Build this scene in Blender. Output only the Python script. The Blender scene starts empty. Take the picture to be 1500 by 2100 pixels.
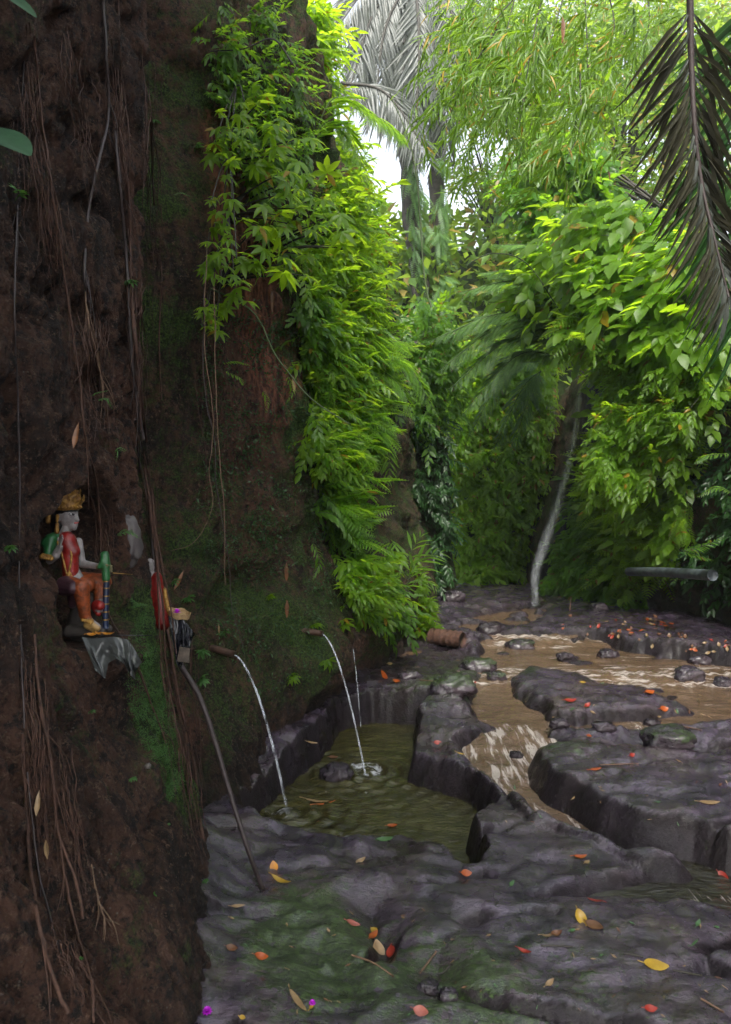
import bpy, math, random
import numpy as np
from mathutils import Vector
random.seed(7); RNG = np.random.default_rng(11)
SC = bpy.context.scene; COL = SC.collection
R = math.radians
# ---------------- camera, sky, sun, exposure ----------------
CH = 1.55
cam = bpy.data.objects.new('camera', bpy.data.cameras.new('camera')); COL.objects.link(cam)
cam.location = (0, 0, CH); cam.rotation_euler = (R(90), 0, 0)
cam.data.sensor_fit = 'VERTICAL'; cam.data.sensor_height = 36; cam.data.sensor_width = 25.7
cam.data.lens = 36 * 1500 / 2100; cam.data.clip_start = .05; cam.data.clip_end = 500
cam.data.dof.use_dof = True; cam.data.dof.focus_distance = 3.3; cam.data.dof.aperture_fstop = 6.5
SC.camera = cam
w = bpy.data.worlds.new("World"); SC.world = w; w.use_nodes = True
nt = w.node_tree; nt.nodes.clear()
sky = nt.nodes.new('ShaderNodeTexSky'); sky.sky_type = 'NISHITA'; sky.sun_disc = False
SUN_EL, SUN_AZ = R(43), R(182)          # azimuth clockwise from +Y
sky.sun_elevation = SUN_EL; sky.sun_rotation = SUN_AZ; sky.air_density = 1.0; sky.dust_density = 3.0; sky.ozone_density = 1.5
bg = nt.nodes.new('ShaderNodeBackground'); bg.inputs[1].default_value = .08
wo = nt.nodes.new('ShaderNodeOutputWorld')
hs = nt.nodes.new('ShaderNodeHueSaturation'); hs.inputs['Saturation'].default_value = .32; hs.inputs['Value'].default_value = 1.35   # thin white overcast
nt.links.new(sky.outputs[0], hs.inputs['Color']); nt.links.new(hs.outputs[0], bg.inputs[0]); nt.links.new(bg.outputs[0], wo.inputs[0])
ld = bpy.data.lights.new('sun', 'SUN'); ld.energy = 1.5; ld.angle = R(24); ld.color = (1, .95, .84)
sun = bpy.data.objects.new('sun', ld); COL.objects.link(sun)
dv = Vector((math.sin(SUN_AZ) * math.cos(SUN_EL), math.cos(SUN_AZ) * math.cos(SUN_EL), math.sin(SUN_EL)))
sun.rotation_euler = dv.to_track_quat('Z', 'Y').to_euler(); sun.location = dv * 40
SC.view_settings.view_transform = 'Standard'; SC.view_settings.look = 'None'
SC.view_settings.exposure = 2.33; SC.view_settings.gamma = 1
SC.render.engine = 'CYCLES'
cy = SC.cycles; cy.use_denoising = True; cy.max_bounces = 6; cy.diffuse_bounces = 3; cy.glossy_bounces = 2
cy.transmission_bounces = 4; cy.transparent_max_bounces = 12; cy.caustics_reflective = False; cy.caustics_refractive = False
cy.sample_clamp_indirect = 6; cy.use_adaptive_sampling = True; cy.adaptive_threshold = .02
# ---------------- noise ----------------
def _h(i, j, k, s):
    n = (i * 374761393 + j * 668265263 + k * 1274126177 + s * 362437) & 0xffffffff
    n = ((n ^ (n >> 13)) * 1274126177) & 0xffffffff
    n = (n ^ (n >> 16)) & 0xffffffff
    return n
GR = RNG.normal(size=(256, 3)); GR /= np.linalg.norm(GR, axis=1)[:, None]
def pn(x, y, z, s=0):
    x, y, z = np.broadcast_arrays(np.asarray(x, float), np.asarray(y, float), np.asarray(z, float))
    xi, yi, zi = (np.floor(a).astype(np.int64) for a in (x, y, z))
    xf, yf, zf = x - xi, y - yi, z - zi
    f = lambda t: t * t * t * (t * (t * 6 - 15) + 10)
    u, v, w_ = f(xf), f(yf), f(zf)
    def g(a, b, c):
        q = GR[_h(xi + a, yi + b, zi + c, s) & 255]
        return q[..., 0] * (xf - a) + q[..., 1] * (yf - b) + q[..., 2] * (zf - c)
    l = lambda a, b, t: a + (b - a) * t
    return 1.6 * l(l(l(g(0,0,0), g(1,0,0), u), l(g(0,1,0), g(1,1,0), u), v), l(l(g(0,0,1), g(1,0,1), u), l(g(0,1,1), g(1,1,1), u), v), w_)
def fbm(x, y, z, o=4, s=0, ridged=False):
    t = 0; a = 1.; n = 0
    for i in range(o):
        p = pn(x * 2**i, y * 2**i, z * 2**i, s + i)
        t = t + a * ((1 - 2 * np.abs(p)) if ridged else p); n += a; a *= .5
    return t / n
def ss(a, b, x):
    t = np.clip((np.asarray(x, float) - a) / (b - a), 0, 1); return t * t * (3 - 2 * t)
# ---------------- mesh and tag helpers ----------------
def mk(name, V, F, mat=None, parent=None, smooth=True, attr=None, link=True):
    me = bpy.data.meshes.new(name); V = np.asarray(V, np.float32).reshape(-1, 3)
    if isinstance(F, np.ndarray):
        n, k = F.shape
        me.vertices.add(len(V)); me.vertices.foreach_set('co', V.ravel())
        me.loops.add(n * k); me.loops.foreach_set('vertex_index', F.astype(np.int32).ravel())
        me.polygons.add(n); me.polygons.foreach_set('loop_start', np.arange(0, n * k, k, dtype=np.int32))
        me.update(calc_edges=True)
    else:
        me.from_pydata(V.tolist(), [], F); me.update()
    me.polygons.foreach_set('use_smooth', np.full(len(me.polygons), smooth))
    if attr is not None:
        a = me.attributes.new('m', 'FLOAT_COLOR', 'POINT')
        c = np.ones((len(V), 4), np.float32); c[:, :attr.shape[1]] = attr; a.data.foreach_set('color', c.ravel())
    if mat: me.materials.append(mat)
    o = bpy.data.objects.new(name, me)
    if link: COL.objects.link(o)
    if parent: o.parent = parent
    return o
def tag(o, label=None, cat=None, group=None, kind=None):
    if label: o['label'] = label
    if cat: o['category'] = cat
    if group: o['group'] = group
    if kind: o['kind'] = kind
    return o
def empty(name, loc=(0, 0, 0)):
    o = bpy.data.objects.new(name, None); COL.objects.link(o); o.empty_display_size = .1; o.location = loc; return o
def reloc(o, base):          # move a mesh object's origin to base
    b = Vector(base); o.data.transform(__import__('mathutils').Matrix.Translation(-b)); o.location = b; return o
def gridfaces(nu, nv):
    i = np.arange(nu * nv).reshape(nu, nv)
    return np.stack([i[:-1, :-1], i[1:, :-1], i[1:, 1:], i[:-1, 1:]], -1).reshape(-1, 4)
def W3(px, py, Y): return np.array([(px - 750) / 1500 * Y, Y, CH - (py - 1050) / 1500 * Y])
def tube(pts, rad, n=6, cap=True):
    P = np.asarray(pts, float); m = len(P); rad = np.broadcast_to(np.asarray(rad, float), (m,))
    T = np.gradient(P, axis=0); T /= np.linalg.norm(T, axis=1)[:, None] + 1e-9
    a = np.array([.3, .2, 1.]); V = []
    N = np.cross(T, a); b = np.linalg.norm(N, axis=1) < .2; N[b] = np.cross(T[b], [1, 0, 0]); N /= np.linalg.norm(N, axis=1)[:, None]
    B = np.cross(T, N); th = np.arange(n) * 2 * math.pi / n
    V = P[:, None] + rad[:, None, None] * (np.cos(th)[None, :, None] * N[:, None] + np.sin(th)[None, :, None] * B[:, None])
    V = V.reshape(-1, 3); F = []
    i = np.arange(m * n).reshape(m, n); j = np.roll(i, -1, 1)
    F = np.stack([i[:-1], i[1:], j[1:], j[:-1]], -1).reshape(-1, 4).tolist()
    if cap: F += [list(range(n))[::-1], list(range((m - 1) * n, m * n))]
    return V, F
class MB:
    def __init__(s): s.V = []; s.F = []; s.n = 0
    def add(s, V, F):
        V = np.asarray(V, float); s.V.append(V); s.F += [[a + s.n for a in f] for f in (F.tolist() if isinstance(F, np.ndarray) else F)]; s.n += len(V); return s
    def tube(s, *a, **k): return s.add(*tube(*a, **k))
    def build(s, name, mat, parent=None, smooth=True): return mk(name, np.concatenate(s.V), s.F, mat, parent, smooth)
def smoothpath(pts, n=10):
    P = np.asarray(pts, float)
    if len(P) < 3: t = np.linspace(0, 1, n)[:, None]; return P[0] * (1 - t) + P[-1] * t
    Q = np.vstack([2 * P[0] - P[1], P, 2 * P[-1] - P[-2]]); out = []
    for i in range(1, len(Q) - 2):
        for t in np.linspace(0, 1, n, endpoint=False):
            p0, p1, p2, p3 = Q[i-1], Q[i], Q[i+1], Q[i+2]
            out.append(.5 * ((2*p1) + (-p0+p2)*t + (2*p0-5*p1+4*p2-p3)*t*t + (-p0+3*p1-3*p2+p3)*t**3))
    out.append(P[-1]); return np.array(out)
# ---------------- materials ----------------
class NT:
    def __init__(s, name):
        s.m = bpy.data.materials.new(name); s.m.use_nodes = True; s.t = s.m.node_tree; s.t.nodes.clear()
        s.out = s.t.nodes.new('ShaderNodeOutputMaterial'); s.tc = s.t.nodes.new('ShaderNodeTexCoord')
    def n(s, typ, inp={}, **k):
        d = s.t.nodes.new('ShaderNode' + typ)
        for a, b in k.items(): setattr(d, a, b)
        for a, b in inp.items():
            if isinstance(b, bpy.types.NodeSocket): s.t.links.new(b, d.inputs[a])
            else: d.inputs[a].default_value = b
        return d
    def noise(s, sc, det=4, rough=.6, vec=None, dist=0):
        return s.n('TexNoise', {'Scale': sc, 'Detail': det, 'Roughness': rough, 'Distortion': dist, 'Vector': vec or s.tc.outputs['Object']}).outputs['Fac']
    def ramp(s, fac, stops):
        d = s.n('ValToRGB', {'Fac': fac}); e = d.color_ramp.elements
        while len(e) < len(stops): e.new(.5)
        for i, (p, c) in enumerate(stops):
            e[i].position = p; e[i].color = (*c, 1) if not np.isscalar(c) else (c, c, c, 1)
        return d.outputs['Color']
    def mix(s, f, a, b, bt='MIX'):
        d = s.n('Mix', {}, data_type='RGBA', blend_type=bt)
        for i, v in ((0, f), (6, a), (7, b)):
            if isinstance(v, bpy.types.NodeSocket): s.t.links.new(v, d.inputs[i])
            else: d.inputs[i].default_value = v if i == 0 else ((*v, 1) if len(v) == 3 else v)
        return d.outputs[2]
    def math(s, op, a, b=0., c=0.):
        d = s.n('Math', {0: a, 1: b, 2: c}, operation=op); return d.outputs[0]
    def attr(s, name='m'):
        a = s.n('Attribute', attribute_name=name); return s.n('SeparateColor', {0: a.outputs['Color']}).outputs
    def bump(s, h, st, dist=.01, nrm=None):
        i = {'Height': h, 'Strength': st, 'Distance': dist}
        if nrm: i['Normal'] = nrm
        return s.n('Bump', i).outputs[0]
    def bsdf(s, **k):
        d = s.n('BsdfPrincipled', {a.replace('_', ' '): b for a, b in k.items()}); return d
    def done(s, sh): s.t.links.new(sh.outputs[0], s.out.inputs[0]); return s.m
def c4(c): return (*c, 1)
def simple(name, col, rough=.6, var=.3, sc=20, bump=.3, spec=.5, metal=0, col2=None):
    q = NT(name); f = q.noise(sc); c2 = col2 or tuple(x * (1 - var) for x in col)
    c = q.mix(q.ramp(f, [(.35, 0), (.65, 1)]), c2, col)
    b = q.bump(q.noise(sc * 2), bump, .004)
    return q.done(q.bsdf(Base_Color=c, Roughness=rough, Normal=b, Metallic=metal, Specular_IOR_Level=spec))
def mat_soil():
    q = NT('soil'); o = q.tc.outputs['Object']; A = q.attr()
    st = q.n('Mapping', {'Vector': o, 'Scale': (1, 1, .35)}).outputs[0]
    big = q.noise(1.6, 5, .6, st); fine = q.noise(22, 8, .75); mid = q.noise(6, 6, .65, st)
    c = q.mix(q.ramp(mid, [(.42, 0), (.59, 1)]), (.018, .010, .007), (.112, .056, .036))
    c = q.mix(q.ramp(big, [(.46, 0), (.6, .8)]), c, (.13, .058, .036))
    c = q.mix(q.ramp(fine, [(.41, .95), (.53, 0)]), c, (.010, .007, .006))
    c = q.mix(q.ramp(q.noise(48, 5, .8), [(.55, 0), (.64, .8)]), c, (.20, .12, .08))
    vs = q.n('Mapping', {'Vector': o, 'Scale': (1, 1, .10)}).outputs[0]
    c = q.mix(q.math('MULTIPLY', A[2], .9), c, q.mix(q.ramp(q.noise(26, 6, .7, vs), [(.42, 0), (.6, 1)]), (.06, .018, .012), (.36, .13, .075)))
    pb = q.n('TexVoronoi', {'Scale': 55., 'Vector': o}); pbf = q.ramp(pb.outputs['Distance'], [(.10, 1), (.2, 0)])
    sp = q.math('MULTIPLY', pbf, q.ramp(q.noise(9, 3), [(.5, 0), (.62, .8)]))
    c = q.mix(sp, c, (.17, .14, .12))
    mossn = q.ramp(q.math('ADD', q.math('MULTIPLY', q.noise(14, 8, .8), .9), q.math('MULTIPLY', A[0], .62)), [(.66, 0), (.86, 1)])
    mc = q.mix(q.ramp(q.noise(75, 5, .8), [(.42, 0), (.6, 1)]), (.008, .020, .005), (.085, .15, .022))
    c = q.mix(mossn, c, mc)
    c = q.mix(q.math('MULTIPLY', A[1], .92), c, (.006, .005, .004))
    h = q.math('ADD', q.math('MULTIPLY', fine, 1.0), q.math('MULTIPLY', q.noise(70, 5, .7), .5))
    b = q.bump(mid, .8, .05); b = q.bump(h, 1., .09, b); b = q.bump(sp, .5, .006, b)
    ro = q.math('ADD', q.math('MULTIPLY', A[1], -.45), .92)
    return q.done(q.bsdf(Base_Color=c, Roughness=ro, Normal=b, Specular_IOR_Level=.35))
def mat_rock():
    q = NT('wet_rock'); o = q.tc.outputs['Object']; A = q.attr()
    mid = q.noise(5, 6, .6); fine = q.noise(38, 7, .7)
    st = q.n('Mapping', {'Vector': o, 'Scale': (1, 2.2, 1)}).outputs[0]
    c = q.mix(q.ramp(mid, [(.37, 0), (.63, 1)]), (.024, .017, .032), (.090, .064, .104))
    c = q.mix(q.ramp(q.noise(2.3, 4), [(.45, 0), (.7, .7)]), c, (.09, .06, .055))
    c = q.mix(q.ramp(fine, [(.38, .85), (.45, 0)]), c, (.010, .010, .012))
    c = q.mix(q.ramp(q.noise(90, 3), [(.66, 0), (.74, .5)]), c, (.17, .16, .17))
    wet = A[1]  # damp mask that also carries the painted shading of steep slab sides
    c = q.mix(q.math('MULTIPLY', wet, .85), c, (.011, .009, .009))
    mn = q.math('ADD', q.math('ADD', q.math('MULTIPLY', q.noise(9, 5, .7, st), .75), q.math('MULTIPLY', q.noise(60, 5, .75), .7)), q.math('MULTIPLY', A[0], .30))
    mossn = q.ramp(mn, [(.90, 0), (1.06, .9)])
    c = q.mix(mossn, c, q.mix(q.ramp(q.noise(70, 5, .8), [(.42, 0), (.6, 1)]), (.007, .016, .005), (.055, .10, .018)))
    h = q.math('ADD', fine, q.math('MULTIPLY', q.noise(120, 3), .35))
    b = q.bump(q.noise(9, 7, .7, st), .6, .045); b = q.bump(h, .6, .012, b)
    ro = q.math('ADD', q.ramp(q.noise(7, 4), [(.42, .10), (.62, .36)]), q.math('MULTIPLY', mossn, .3))
    ro = q.math('ADD', ro, q.math('MULTIPLY', wet, .12))
    return q.done(q.bsdf(Base_Color=c, Roughness=ro, Normal=b, Specular_IOR_Level=q.math('MULTIPLY_ADD', wet, -.75, .9), Coat_Weight=q.math('MULTIPLY_ADD', wet, -.7, .8), Coat_Roughness=.2, Coat_IOR=1.45))
def mat_water(name, deep, shallow, foamy, pool=False):
    q = NT(name); o = q.tc.outputs['Object']; A = q.attr()
    st = q.n('Mapping', {'Vector': o, 'Scale': (1, 2.6, 1) if not pool else (1, 2.2, 1), 'Rotation': (0, 0, .35)}).outputs[0]
    c = q.mix(q.ramp(q.noise(3.5, 4, .6, st), [(.3, 0), (.7, 1)]), deep, shallow)
    if pool: c = q.mix(q.ramp(q.noise(8, 5, .7), [(.5, 0), (.7, .6)]), c, (.035, .022, .008))
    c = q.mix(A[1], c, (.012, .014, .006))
    fst = q.n('Mapping', {'Vector': o, 'Scale': (3.2, .9, 1), 'Rotation': (0, 0, -.35)}).outputs[0] if not pool else o
    s1 = q.n('Mapping', {'Vector': o, 'Scale': (20, 2.6, 1), 'Rotation': (0, 0, .12)}).outputs[0]; s2 = q.n('Mapping', {'Vector': o, 'Scale': (3., 13, 1), 'Rotation': (0, 0, -.3)}).outputs[0]
    yv = q.n('SeparateXYZ', {0: o}).outputs[1]; k = q.n('MapRange', {0: yv, 1: 5.2, 2: 5.9}).outputs[0]
    fn = q.mix(k, q.ramp(q.noise(1, 5, .65, s1, .5), [(0, 0), (1, 1)]), q.ramp(q.noise(1, 5, .65, s2, .8), [(0, 0), (1, 1)])) if not pool else q.noise(8, 7, .68, fst, .6)
    fm = q.ramp(q.math('ADD', q.math('MULTIPLY', fn, 1.3), q.math('MULTIPLY', A[0], .42)), [(.86, 0), (1.40, .75)])
    c = q.mix(fm, c, foamy)
    b = q.bump(q.noise(14, 4, .6, st, .8), .5, .035); b = q.bump(q.noise(50, 3, .6, st), .35, .008, b)
    ro = q.math('ADD', q.math('MULTIPLY', fm, .4), .06)
    return q.done(q.bsdf(Base_Color=c, Roughness=ro, Normal=b, Specular_IOR_Level=.8))
def mat_fall():
    q = NT('falling_water'); st = q.n('Mapping', {'Vector': q.tc.outputs['Object'], 'Scale': (34, 34, 5)}).outputs[0]
    f = q.ramp(q.noise(1.0, 4, .6, st), [(.40, .03), (.66, .8)]); A = q.attr()
    d = q.bsdf(Base_Color=(.72, .76, .84, 1), Roughness=.25)
    t = q.n('BsdfTransparent', {'Color': (1, 1, 1, 1)})
    return q.done(q.n('MixShader', {0: q.math('MULTIPLY', f, A[0]), 1: t.outputs[0], 2: d.outputs[0]}))
def leafmat(name, c1, c2, tr, trw=.45, rough=.42, dead=None, deadp=.03):
    """leaf: per-leaf random from attribute m (r = random, g = random2)"""
    q = NT(name); A = q.attr()
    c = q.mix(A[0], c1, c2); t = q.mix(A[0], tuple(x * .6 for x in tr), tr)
    if dead:
        f = q.math('LESS_THAN', A[1], deadp); c = q.mix(f, c, dead); t = q.mix(f, t, dead)
    v = q.noise(30, 3); c = q.mix(q.math('MULTIPLY', v, .5), c, tuple(x * .55 for x in c1))
    d = q.bsdf(Base_Color=c, Roughness=rough, Specular_IOR_Level=.5)
    s = q.n('BsdfTranslucent', {'Color': t})
    return q.done(q.n('MixShader', {0: trw, 1: d.outputs[0], 2: s.outputs[0]}))
M = dict(soil=mat_soil(), rock=mat_rock(),
    stream=mat_water('stream_water', (.080, .048, .030), (.165, .105, .067), (.55, .49, .47)),
    pool=mat_water('pool_water', (.026, .024, .009), (.062, .056, .017), (.5, .52, .58), True),
    fall=mat_fall(),
    L_bright=leafmat('leaf_bright', (.07, .15, .012), (.14, .26, .018), (.62, .92, .03), .58, dead=(.35, .22, .02)),
    L_mid=leafmat('leaf_mid', (.035, .10, .012), (.09, .20, .018), (.40, .72, .03), .52, dead=(.25, .17, .02)),
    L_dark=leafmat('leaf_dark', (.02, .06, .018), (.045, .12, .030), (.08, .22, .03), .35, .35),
    L_fern=leafmat('fern_leaf', (.05, .13, .015), (.11, .23, .02), (.50, .85, .03), .58),
    L_bamboo=leafmat('bamboo_leaf', (.06, .13, .01), (.13, .24, .015), (.40, .66, .03), .48, dead=(.45, .28, .02), deadp=.05),
    L_far=leafmat('far_leaf', (.06, .13, .02), (.13, .23, .035), (.50, .72, .07), .5, dead=(.4, .3, .08), deadp=.08),
    L_feather=leafmat('feathery_leaf', (.08, .17, .06), (.16, .28, .09), (.32, .56, .12), .48),
    L_palm=leafmat('palm_leaflet', (.05, .06, .045), (.17, .185, .18), (.16, .18, .13), .3, .4),
    L_deadpalm=leafmat('dead_palm_leaflet', (.022, .024, .014), (.075, .07, .045), (.08, .07, .03), .2, .5),
    L_sprout=leafmat('sprout_leaf', (.05, .13, .03), (.10, .24, .07), (.2, .45, .06), .4),
    root=simple('root_bark', (.085, .038, .024), .8, .6, 40, .6), root2=simple('pale_root', (.20, .12, .075), .75, .5, 60, .5),
    vine=simple('vine_bark', (.05, .034, .034), .55, .5, 35, .5), bark=simple('tree_bark', (.07, .06, .05), .9, .6, 14, .8),
    twig=simple('twig', (.035, .03, .022), .7, .5, 30, .3), stem=simple('green_stem', (.05, .08, .02), .6, .4, 30, .2))
# ---------------- terrain functions ----------------
ZK = [-.6, 0, .4, .8, 1.2, 1.8, 2.8, 4, 6, 9]
LT = {0.4: [-.5,-.55,-.7,-.9,-1.0,-1.05,-1.05,-1.,-.9,-.9], 1.5: [-.42,-.5,-.66,-.85,-.97,-1.02,-1.05,-1.,-.85,-.8],
 2.2: [-.4,-.45,-.64,-.83,-.97,-1.03,-1.08,-1.05,-.9,-.85], 2.8: [-.5,-.58,-.72,-.85,-.94,-1.,-1.03,-1.02,-.95,-.85],
 3.3: [-.66,-.70,-.80,-.89,-.95,-.98,-.97,-.97,-.93,-.85], 3.5: [-.72,-.76,-.9,-1.02,-1.12,-1.2,-1.22,-1.2,-1.1,-1.],
 3.9: [-.76,-.95,-1.1,-1.3,-1.8,-2.1,-2.1,-2.0,-1.7,-1.4], 4.3: [-.72,-.78,-.98,-1.08,-1.5,-1.75,-1.75,-1.65,-1.5,-1.3], 4.55: [-.66,-.79,-.87,-.99,-1.15,-1.22,-1.2,-1.2,-1.15,-1.1],
 4.8: [-.60,-.80,-.76,-.92,-1.05,-1.05,-1.02,-1.0,-.95,-.9], 5.3: [-.46,-.64,-.42,-.5,-.70,-.76,-.78,-.78,-.75,-.7],
 6.2: [-.24,-.38,-.12,-.14,-.40,-.48,-.5,-.5,-.5,-.5], 7.2: [-.1,.05,.19,.17,0,-.12,-.15,-.15,-.15,-.1],
 8.2: [.2,.42,.5,.45,.3,.15,.1,.1,.1,.1], 9.2: [.6,.72,.8,.72,.6,.45,.4,.35,.3,.3], 10: [.85,.9,.9,.85,.7,.6,.5,.4,.4,.4],
 10.6: [.5,.5,.5,.45,.4,.3,.2,.1,.1,.1], 11.6: [.2,.2,.2,.2,.1,0,0,0,0,0]}
RT = {0.4: [3.2,3.2,3.2,3.2,3.2,3.2,3.3,3.4,3.8,4.2], 5: [4.1,4.1,4.1,4.1,4.1,4.1,4.2,4.4,4.8,5.4], 7.5: [4.5,4.5,4.6,4.6,4.45,4.4,4.45,4.6,5.,5.6],
 8.5: [4.35,4.4,4.7,4.75,4.35,4.25,4.3,4.5,4.9,5.5], 9.5: [4.1,4.15,4.4,4.5,4.15,4.1,4.2,4.4,4.9,5.4], 10.5: [3.7,3.7,3.8,3.8,3.75,3.75,3.85,4.1,4.6,5.2],
 11.3: [3.4,3.4,3.4,3.45,3.5,3.5,3.6,3.7,3.8,4.], 12.2: [3.05,3.05,3.05,3.1,3.15,3.3,3.6,3.8,4.2,4.6], 14: [3.,3.,3.,3.05,3.1,3.3,3.6,4.,4.6,5.2], 16: [3.1,3.1,3.1,3.1,3.2,3.3,3.8,4.4,5.4,6.2]}
def table(T):
    ks = sorted(T); A = np.array([T[k] for k in ks]); yy = np.linspace(ks[0], ks[-1], 400); zz = np.linspace(-.6, 9, 300)
    B = np.stack([np.interp(yy, ks, A[:, j]) for j in range(A.shape[1])], 1)
    C = np.stack([np.interp(zz, ZK, B[i]) for i in range(400)], 0)
    for ax, n in ((0, 7), (1, 7)):
        k = np.hanning(n + 2)[1:-1]; k /= k.sum()
        C = np.apply_along_axis(lambda v: np.convolve(np.pad(v, n // 2, 'edge'), k, 'valid'), ax, C)
    def f(Y, Z):
        u = np.clip((np.asarray(Y, float) - yy[0]) / (yy[-1] - yy[0]) * 399, 0, 398.999); v = np.clip((np.asarray(Z, float) + .6) / 9.6 * 299, 0, 298.999)
        i = u.astype(int); j = v.astype(int); a = u - i; b = v - j
        return (C[i, j] * (1-a) * (1-b) + C[i+1, j] * a * (1-b) + C[i, j+1] * (1-a) * b + C[i+1, j+1] * a * b)
    return f
_L = table(LT); _R = table(RT)
NY, NZ = 2.70, 1.40
def XL(Y, Z, det=True):
    x = _L(Y, Z); far = ss(3.3, 4.2, Y)
    x = x + .10 * fbm(Y * .9, x * .9, Z * .7, 3, 1) * (.5 + .8 * far)
    if det:
        # erosion gullies, lumps, roots
        x = x + .05 * fbm(Y * 4.2, 0, Z * 1.5, 3, 5) + .022 * fbm(Y * 9, x * 3, Z * 6, 4, 9)
        x = x + .020 * fbm(Y * 20, x * 6, Z * 13, 4, 12) + .010 * fbm(Y * 60, 0, Z * 40, 3, 19, True) - .022 * ss(.3, .95, fbm(Y * 10, 2, Z * 1.3, 3, 17, True))
        x = x - .07 * ss(.45, .9, fbm(Y * 3.2, 1, Z * 2.2, 3, 14, True)) * (1 - .4 * far)
    x = x + far * .19 * fbm(Y * 1.7, 3, Z * 1.3, 3, 21, True)
    x = x - .38 * np.exp(-((Y - 4.95) / .28)**2 - ((Z - 1.0 - .25 * (Y - 4.95)) / .13)**2) + .12 * np.exp(-((Y - 5.0) / .35)**2 - ((Z - 1.55) / .3)**2) + .10 * np.exp(-((Y - 5.6) / .5)**2 - ((Z - .45) / .2)**2)
    # shelf with the drapes and rim before the niche
    x = x + .07 * np.exp(-((Y - 2.42) / .13)**2 - ((Z - 1.27) / .13)**2)
    x = x + .10 * np.exp(-((Y - 2.72) / .22)**2 - ((Z - 1.02) / .07)**2)
    hw = .28 * np.clip((1.80 - Z) / .30, .25, 1)
    d = ((Y - NY) / hw)**2; dz = ((Z - NZ) / .34)**2
    x = x - .42 * ss(1.15, .75, np.sqrt(d**1.5 + dz**2))
    x = x - .07 * np.exp(-((Y - 2.36) / .17)**2 - ((Z - 1.5) / .24)**2)
    zt = np.interp(Y, [5, 6, 8, 10], [7.5, 5.6, 4.2, 3.6]); e = np.maximum(Z - zt, 0)
    return x - 1.6 * e
def XR(Y, Z):
    x = _R(Y, Z) + 1.6 * np.maximum(Z - np.interp(Y, [0, 6, 9, 12], [6.5, 5.6, 4.4, 4.0]), 0)
    return x - .25 * fbm(Y * .6, 5, Z * .6, 3, 31) - .12 * fbm(Y * 2.3, 5, Z * 1.6, 4, 35, True) - .05 * fbm(Y * 7, 5, Z * 4, 3, 38)
WY = [0, 4.3, 4.55, 5.2, 6.5, 6.75, 8.0, 8.35, 11, 14, 20]; WZ = [-.095, -.09, -.085, -.015, .0, .045, .06, .15, .18, .2, .2]; PZ = -.21
def Wl(Y): return np.interp(Y, WY, WZ)
def GP(px, py, dz=0., z=None):
    Y = 5.
    for _ in range(60):
        h = z if z is not None else float(Wl(Y)) + dz
        Y = .5 * Y + .5 * (CH - h) * 1500 / max(py - 1050, 30)
    return ((px - 750) / 1500 * Y, Y)
def sdf(X, Y, poly):
    P = np.array(poly); d = np.full(X.shape, 1e9); s = np.zeros(X.shape, bool)
    for i in range(len(P)):
        a, b = P[i], P[(i + 1) % len(P)]; e = b - a; wx, wy = X - a[0], Y - a[1]
        t = np.clip((wx * e[0] + wy * e[1]) / (e @ e + 1e-12), 0, 1)
        d = np.minimum(d, (wx - e[0] * t)**2 + (wy - e[1] * t)**2)
        c = (a[1] <= Y) != (b[1] <= Y)
        s ^= c & (X < (Y - a[1]) * e[0] / (e[1] if abs(e[1]) > 1e-12 else 1e-12) + a[0])
    return np.where(s, 1, -1) * np.sqrt(d)
def poly(px, **k): return [GP(a, b, **k) for a, b in px]
POOL = [(495,1705),(600,1610),(660,1560),(700,1500),(760,1482),(885,1488),(852,1515),(848,1550),(832,1605),(900,1625),(960,1650),(1008,1690),(950,1742),(985,1815),(960,1830),(930,1800),(880,1776),(830,1757),(740,1775),(640,1765),(560,1745)]
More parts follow.
